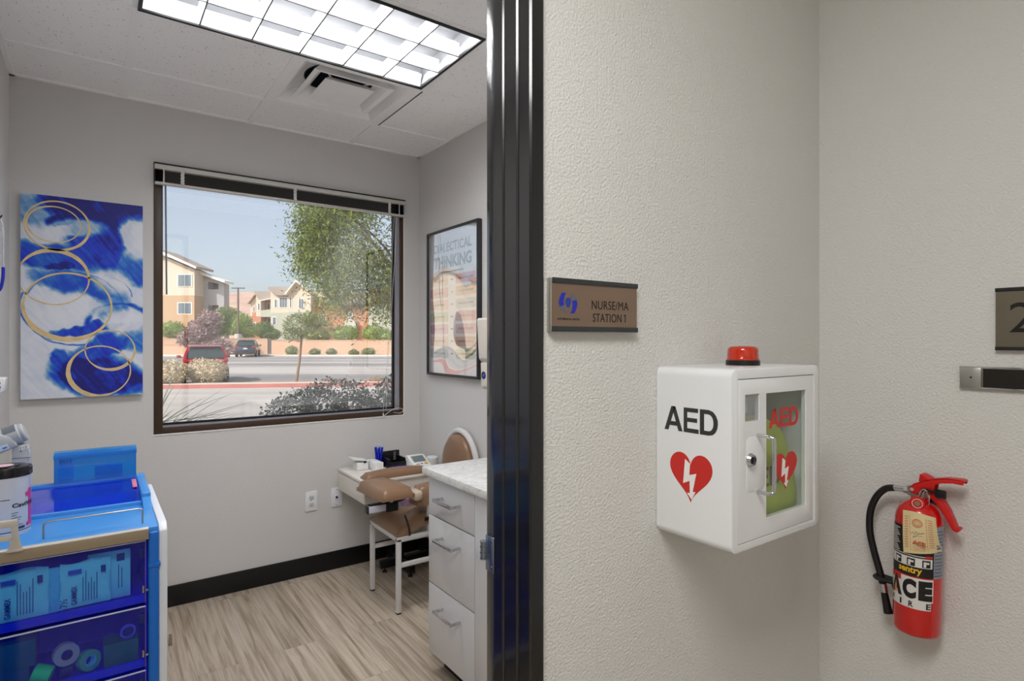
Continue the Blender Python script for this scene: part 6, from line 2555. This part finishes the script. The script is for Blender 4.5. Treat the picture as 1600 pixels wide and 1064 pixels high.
# dry grass tuft and rocks on the island
for k, (u, lab) in enumerate(((588, 'dry straw coloured grass tuft near the right end of the red kerb'), (519, 'low reddish dry plant on the island right of the young tree'))):
    base = osp(ux(u), 21.0, GZ + 0.13)
    b = MB()
    rg = random.Random(70 + k)
    for i in range(260):
        d = Vector((rg.gauss(0, 0.7), rg.gauss(0, 0.7), 1.0 if k == 0 else 0.3)).normalized()
        p0 = base + Vector((rg.gauss(0, 0.16), rg.gauss(0, 0.12), 0))
        s = d.orthogonal().normalized() * 0.006
        L_ = rg.uniform(0.12, 0.34) if k == 0 else rg.uniform(0.1, 0.2)
        b.face([p0 - s, p0 + s, p0 + d * L_])
    o = b.build('dry_grass_tuft', P('straw_%d' % k, (190, 160, 110) if k == 0 else (170, 120, 96), 0.9), origin=base, smooth=0)
    tag(o, lab, 'grass')

# ------------------------------------------------------------------ light pole
D = 66
base = osp(ux(372), D, GZ)
lp = thing('parking_light_pole', 'tall brown double-headed parking lot light pole behind the dark car', 'light pole', base)
m_pole = P('bronze_pole', (122, 104, 90), 0.6)
b = MB()
b.cyl(base + Vector((0, 0, 0.9)), Vector((base.x, base.y, zz(450, D))), 0.13, 0.10, seg=14)
b.build('pole', m_pole, lp)
b = MB()
b.cyl(base, base + Vector((0, 0, 2.35)), 0.38, seg=20, bev=0.02)
b.build('concrete_base', P('pole_concrete', (212, 208, 200), 0.8), lp)
for s in (-1, 1):
    b = MB()
    zt = zz(449.5, D)
    b.prism([(ux(372) * D + s * 0.0, zt - 0.08), (ux(372) * D + s * 0.0, zt + 0.02), (ux(372) * D + s * 0.72, zt + 0.0), (ux(372) * D + s * 0.72, zt - 0.10)], 'y', D - 0.18, D + 0.18, M=OM, bev=0.01)
    b.build('lamp_head', m_pole, lp)

# ------------------------------------------------------------------ cars


def car(label, colour, pos, heading, suv=True, scale=1.0):
    c = thing('car', label, 'car', (0, 0, 0))
    mb_ = P('car_paint_%d_%d_%d' % colour, colour, 0.25, 0.1, coat=0.8)
    mg = P('car_glass', (52, 66, 68), 0.08)
    mt = P('tyre', (34, 34, 36), 0.8)
    mp = P('car_black_trim', (40, 40, 44), 0.6)
    W2 = 0.90
    side = [(-2.18, 0.38), (-2.22, 0.62), (-2.16, 0.92), (-2.08, 1.02), (1.0, 0.98), (1.75, 0.90), (2.15, 0.72), (2.22, 0.45), (2.12, 0.30), (-2.08, 0.28)]
    b = MB()
    b.prism(side, 'x', -W2, W2, bev=0.07)
    for v in b.bm.verts:                     # tuck the sides in above the belt and at the sills
        k = 1 - 0.05 * max(0, (v.co.z - 0.7) / 0.3) - 0.04 * max(0, (0.45 - v.co.z) / 0.2)
        k *= 1 - 0.10 * max(0, (abs(v.co.y) - 1.5) / 0.7) ** 2
        v.co.x *= k
    b.build('body', mb_, c, smooth=45)
    # greenhouse: roof and pillars
    t = bmesh.new()
    sec = [(-2.02, 1.00, 0.84), (-1.82, 1.30, 0.75), (-1.60, 1.50, 0.66), (-1.35, 1.56, 0.62), (0.0, 1.58, 0.62), (0.30, 1.52, 0.63), (1.02, 0.97, 0.80)]
    rows = []
    for y_, z, w in sec:
        rows.append([t.verts.new((-w, y_, z)), t.verts.new((-w * 0.9, y_, z + 0.02)), t.verts.new((w * 0.9, y_, z + 0.02)), t.verts.new((w, y_, z))])
    base_ = [[t.verts.new((-0.86, y_ * 1.0, 0.93)), t.verts.new((0.86, y_, 0.93))] for y_, z, w in sec]
    for i in range(len(sec) - 1):
        for j in range(3):
            t.faces.new((rows[i][j], rows[i][j + 1], rows[i + 1][j + 1], rows[i + 1][j]))
        t.faces.new((rows[i][0], rows[i + 1][0], base_[i + 1][0], base_[i][0]))
        t.faces.new((rows[i][3], base_[i][1], base_[i + 1][1], rows[i + 1][3]))
    bmesh.ops.recalc_face_normals(t, faces=list(t.faces))
    b = MB()
    b._merge(t)
    b.build('roof', mb_, c, smooth=50)
    b = MB()
    for q in (((-0.72, -2.052, 1.06), (0.72, -2.052, 1.06), (0.66, -1.90, 1.29), (-0.66, -1.90, 1.29)), ((-0.66, -1.90, 1.29), (0.66, -1.90, 1.29), (0.58, -1.685, 1.475), (-0.58, -1.685, 1.475))):
        b.face(q)
    b.build('rear_window', mg, c, smooth=0)
    b = MB()
    b.face([(-0.70, 1.05, 1.0), (0.70, 1.05, 1.0), (0.57, 0.36, 1.52), (-0.57, 0.36, 1.52)])
    b.build('windscreen', mg, c, smooth=0)
    for s in (-1, 1):
        b = MB()
        b.face([(s * 0.855, -1.65, 1.02), (s * 0.855, 0.75, 1.02), (s * 0.69, 0.22, 1.45), (s * 0.68, -1.40, 1.45)])
        b.build('side_window', mg, c, smooth=0)
        b = MB()
        b.box(s * 0.99 - 0.09, s * 0.99 + 0.09, 0.55, 0.70, 1.0, 1.13, bev=0.03)
        b.box(s * 0.88 - 0.05, s * 0.88 + 0.05, 0.58, 0.66, 1.0, 1.04)
        b.build('wing_mirror', mb_, c)
        b = MB()
        b.prism([(s * 0.84, 0.88), (s * 0.52, 0.90), (s * 0.50, 0.96), (s * 0.80, 1.06)], 'y', -2.21, -2.10, bev=0.01)
        b.build('tail_light', P('tail_lamp', (190, 60, 56), 0.2), c)
        for y_ in (-1.35, 1.35):
            b = MB()
            b.cyl((s * 0.70, y_, 0.33), (s * 0.90, y_, 0.33), 0.33, seg=28, bev=0.03)
            w_ = b.build('wheel', mt, c)
            b = MB()
            b.cyl((s * 0.895, y_, 0.33), (s * 0.91, y_, 0.33), 0.20, seg=20)
            b.build('rim', m_steel, w_)
    b = MB()
    b.box(-0.84, 0.84, -2.26, -2.05, 0.34, 0.52, bev=0.04)
    b.box(-0.58, 0.58, -1.80, -1.62, 1.50, 1.535, bev=0.01)
    b.build('bumper', mp, c)
    b = MB()
    b.box(-0.17, 0.17, -2.235, -2.21, 0.72, 0.84, bev=0.005)
    b.build('number_plate', P('plate_white', (220, 222, 224), 0.4), c)
    b = MB()
    b.cyl((0, -2.215, 0.93), (0, -2.19, 0.93), 0.055, seg=18)
    b.build('badge', m_chrome, c)
    c.location = pos
    c.rotation_euler = (0, 0, heading)
    c.scale = (scale, scale, scale)
    return c


def head_for(deg_left):
    """heading: deg_left degrees left of the camera axis"""
    return YAW - PI / 2 + rad(deg_left)


D = 23.3
car('red hatchback seen from behind, parked beyond the pale clipped shrubs', (176, 30, 48), out(ux(319) * D, D, GZ), head_for(29.5), scale=0.90)
D = 57.5
car('dark blue-black car parked far off by the block wall', (34, 42, 62), out(ux(388) * D, D, GZ), head_for(18), scale=1.06)
car('silver car parked to the left of the red hatchback', (190, 192, 196), out(-16.9, 22.4, GZ), head_for(29.5), scale=1.0)
car('white car parked at the far left of the car park', (226, 226, 226), out(-26.0, 20.6, GZ), head_for(29.5), scale=1.0)

# ------------------------------------------------------------------ buildings
m_cream2 = P('stucco_cream', (220, 206, 186), 0.9)
m_tan2 = P('stucco_tan', (198, 166, 132), 0.9)
m_rust = P('stucco_rust', (198, 138, 110), 0.9)
m_greyg = P('stucco_grey_green', (188, 190, 172), 0.9)
m_roof = P('tile_roof', (172, 158, 148), 0.9)
m_fascia = P('white_fascia', (238, 232, 222), 0.7)
m_winf = P('window_frame_white', (240, 236, 228), 0.6)
m_wing = P('house_glass', (122, 134, 142), 0.25)
m_shade = P('stucco_in_shade', (176, 172, 172), 0.9)  # greyer stucco: the shade on the balcony bay is put into its colour
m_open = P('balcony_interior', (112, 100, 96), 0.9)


def obox(b, x0, x1, d0, d1, z0, z1, mi=0):
    b.box(x0, x1, d0, d1, z0, z1, M=OM, mi=mi)


def house_window(par, x0, x1, dep, z0, z1, panes=2):
    b = MB()
    f = 0.10
    obox(b, x0 - f, x1 + f, dep - 0.06, dep, z0 - f, z1 + f)
    w = b.build('window', m_winf, par, smooth=0)
    for k in range(panes):
        a = x0 + (x1 - x0) * k / panes + 0.03
        c = x0 + (x1 - x0) * (k + 1) / panes - 0.03
        b = MB()
        obox(b, a, c, dep - 0.08, dep - 0.06, z0, z1)
        b.build('pane', m_wing, w, smooth=0)


D = 75.0
lx = lambda u: ux(u) * D
bd = thing('apartment_building', 'three storey cream and tan apartment building at the left of the window view', 'building', out(lx(280), D + 4, GZ))
ztop = lambda u: zz(398, D) + (zz(421, D) - zz(398, D)) * (u - 250) / 54.0
b = MB()
zs_ = zz(461.5, D)
b.prism([(lx(190), zs_), (lx(304), zs_), (lx(304), ztop(304)), (lx(254), ztop(254)), (lx(190), ztop(254) + 1.2)], 'y', D, D + 3, M=OM)
b.build('upper_wall', m_cream2, bd, smooth=0)
b = MB()
obox(b, lx(190), lx(304), D - 0.05, D + 3, GZ, zs_)
b.build('lower_wall', m_tan2, bd, smooth=0)
b = MB()
x_a, x_b = lx(190), lx(312)
za, zb2 = ztop(254) + 1.35, ztop(312) + 0.25
zm = ztop(254) + 0.25
b.prism([(x_a, za), (lx(254), zm + 0.05), (x_b, zb2), (x_b, zb2 + 0.28), (lx(254), zm + 0.40), (x_a, za + 0.3)], 'y', D - 0.9, D - 0.8, M=OM)
b.build('fascia', m_fascia, bd, smooth=0)
b = MB()
b.prism([(x_a, za + 0.05), (lx(254), zm + 0.1), (x_b, zb2 + 0.05), (x_b + 0.1, zb2 + 0.33), (lx(254), zm + 0.50), (x_a, za + 0.45)], 'y', D - 0.8, D + 3.4, M=OM)
b.build('roof', m_roof, bd, smooth=0)
for v0, v1 in ((429.5, 447), (473.5, 490)):
    house_window(bd, lx(278.5), lx(299), D, zz(v1, D), zz(v0, D))
# recessed balcony bay on its right
b = MB()
x0, x1 = lx(304), lx(337)
dd = D + 2.2
zr0, zr1 = zz(428, D), zz(441, D)
b.prism([(x0, GZ), (lx(311), GZ), (lx(311), zr0 - 0.4), (x0, zr0)], 'y', dd, dd + 1.4, M=OM)
b.prism([(lx(328), GZ), (x1, GZ), (x1, zr1), (lx(328), zr1 + 0.3)], 'y', dd, dd + 1.4, M=OM)
obox(b, lx(311), lx(328), dd, dd + 1.4, zz(475, D), zz(449.5, D))
obox(b, lx(311), lx(328), dd, dd + 1.4, GZ, zz(503, D))
b.prism([(lx(311), zz(437, D)), (lx(328), zz(441, D)), (lx(328), zr1 + 0.3), (lx(311), zr0 - 0.3)], 'y', dd, dd + 1.4, M=OM)
b.build('balcony_bay', m_shade, bd, smooth=0)
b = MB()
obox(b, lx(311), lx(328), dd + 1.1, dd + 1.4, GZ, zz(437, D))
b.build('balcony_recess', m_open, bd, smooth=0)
b = MB()
b.prism([(x0, zr0 + 0.1), (x1 + 0.5, zr1 + 0.05), (x1 + 0.5, zr1 + 0.35), (x0, zr0 + 0.45)], 'y', dd - 0.9, dd + 1.6, M=OM)
b.build('lower_roof', m_fascia, bd, smooth=0)

# townhouses to the right
D2 = 95.0
tx = lambda u: ux(u) * D2
tz_ = lambda v: zz(v, D2)


def unit(nm, label, uc):
    return thing(nm, label, 'building', out(tx(uc), D2 + 4, GZ))


def wall_poly(par, name, pts, dep, m, thick=3):
    b = MB()
    b.prism([(tx(u), tz_(v) if v is not None else GZ) for u, v in pts], 'y', dep, dep + thick, M=OM)
    return b.build(name, m, par, smooth=0)


h1 = unit('townhouse', 'narrow cream and rust townhouse at the left end of the far row', 400)
wall_poly(h1, 'upper_wall', [(391, 494), (409, 494), (409, 463), (400, 463), (391, 474)], D2, m_cream2)
wall_poly(h1, 'lower_wall', [(391, None), (409, None), (409, 494), (391, 494)], D2, m_rust)
wall_poly(h1, 'rust_panel', [(394, 494), (408.5, 494), (408.5, 476), (394, 478)], D2 - 0.05, m_rust, 0.06)
wall_poly(h1, 'roof', [(389.5, 475), (400, 461.5), (410, 461.5), (410, 460), (399.5, 460), (388.8, 474)], D2 - 0.6, m_roof, 3.6)
house_window(h1, tx(396), tx(398.6), D2 - 0.05, tz_(487), tz_(479), 1)
house_window(h1, tx(396), tx(399), D2, tz_(514), tz_(504), 1)
h2 = unit('townhouse', 'cream townhouse with a pale balcony in the far row', 422)
wall_poly(h2, 'upper_wall', [(408.6, 495), (416, 495), (416, 470), (434.5, 470), (434.5, 462), (420, 462), (408.6, 458)], D2 - 2, m_cream2)
wall_poly(h2, 'lower_wall', [(408.6, None), (416, None), (416, 495), (408.6, 495)], D2 - 2, m_rust)
wall_poly(h2, 'balcony_recess', [(416, None), (434.5, None), (434.5, 470), (416, 470)], D2 - 0.3, m_rust, 2)
wall_poly(h2, 'balcony', [(416, 496), (434.5, 496), (434.5, 484), (416, 486)], D2 - 2.2, m_greyg, 1.2)
wall_poly(h2, 'roof', [(407.5, 458), (416, 471.5), (436, 467), (436, 457.5), (409, 457)], D2 - 2.6, m_roof, 0.5)
wall_poly(h2, 'fascia', [(416, 472.5), (435, 468.6), (435, 467.5), (416, 471.2)], D2 - 2.8, m_fascia, 0.2)
house_window(h2, tx(411.5), tx(414.2), D2 - 2, tz_(485), tz_(475.5), 1)
house_window(h2, tx(419), tx(423), D2 - 0.3, tz_(484), tz_(474), 1)
house_window(h2, tx(419.5), tx(425), D2 - 0.3, tz_(507), tz_(498), 1)
h3 = unit('townhouse', 'cream townhouse with a wide upper window in the middle of the far row', 449)
wall_poly(h3, 'upper_wall', [(434.6, 490), (465, 490), (465, 463), (444, 463), (434.6, 455)], D2 - 3, m_cream2)
wall_poly(h3, 'lower_wall', [(434.6, None), (465, None), (465, 490), (434.6, 490)], D2 - 3, m_greyg)
wall_poly(h3, 'roof', [(433.5, 454.5), (445, 464), (465, 464), (468, 451.5), (434, 451)], D2 - 3.6, m_roof, 0.6)
house_window(h3, tx(441), tx(444.3), D2 - 3, tz_(481.5), tz_(470), 1)
house_window(h3, tx(448.5), tx(460), D2 - 3, tz_(481.5), tz_(467.5), 3)
house_window(h3, tx(438), tx(443), D2 - 3, tz_(508), tz_(497), 1)
h4 = unit('townhouse', 'tall gabled cream townhouse partly behind the shade tree', 480)
wall_poly(h4, 'upper_wall', [(465, 489), (499, 489), (499, 462), (479, 444), (465, 461)], D2 - 4, m_cream2)
wall_poly(h4, 'lower_wall', [(465, None), (499, None), (499, 489), (465, 489)], D2 - 4, m_greyg)
wall_poly(h4, 'roof', [(461.5, 463.5), (479, 442), (500, 460), (501, 462), (479, 444.5), (464, 463.5)], D2 - 4.8, m_fascia, 3.6)
house_window(h4, tx(467.5), tx(470), D2 - 4, tz_(482), tz_(468), 1)
house_window(h4, tx(481), tx(488), D2 - 4, tz_(484), tz_(470), 2)
h5 = unit('townhouse', 'rust coloured townhouse below the shade tree crown', 522)
wall_poly(h5, 'wall_face', [(499, None), (541, None), (541, 478), (499, 470)], D2 - 2, m_rust)
wall_poly(h5, 'pale_bay', [(499.5, None), (507, None), (507, 506), (499.5, 506)], D2 - 4.4, m_greyg, 2)
wall_poly(h5, 'roof', [(498, 471), (542, 479), (542, 474), (498, 466)], D2 - 2.6, m_roof, 3.6)
house_window(h5, tx(509.5), tx(514.5), D2 - 2, tz_(506), tz_(493), 2)
h6 = unit('townhouse', 'rust and grey-green townhouse at the right end of the far row', 580)
wall_poly(h6, 'wall_face', [(541, None), (584, None), (584, 480), (541, 480)], D2 - 3, m_rust)
wall_poly(h6, 'pale_bay', [(549.5, None), (566, None), (566, 502), (549.5, 502)], D2 - 4, m_greyg, 1.2)
wall_poly(h6, 'end_wall', [(584, None), (640, None), (640, 470), (584, 478)], D2 - 3.4, m_greyg)
wall_poly(h6, 'roof', [(540, 481), (641, 471), (641, 466), (540, 476)], D2 - 3.8, m_roof, 3.6)
house_window(h6, tx(553.5), tx(558), D2 - 3, tz_(500), tz_(490), 2)
h7 = thing('apartment_building', 'tan stucco apartment building far to the left, beyond the white car', 'building', out(-62, 46, GZ))
b = MB()
b.box(-72, -58, 34, 60, GZ, 9.5, M=OM)
b.build('wall_face', m_cream2, h7, smooth=0)
b = MB()
b.box(-72.5, -57.3, 33.5, 60.5, 9.5, 10.1, M=OM)
b.build('roof', m_roof, h7, smooth=0)
for k in range(5):
    for z in (1.5, 4.6, 7.2):
        b = MB()
        b.box(-58.0, -57.92, 36 + 4.6 * k, 38 + 4.6 * k, z, z + 1.5, M=OM)
        b.build('window', m_wing, h7, smooth=0)

SC.cycles.max_bounces = 16
SC.cycles.diffuse_bounces = 8
SC.cycles.glossy_bounces = 6
SC.cycles.transparent_max_bounces = 24
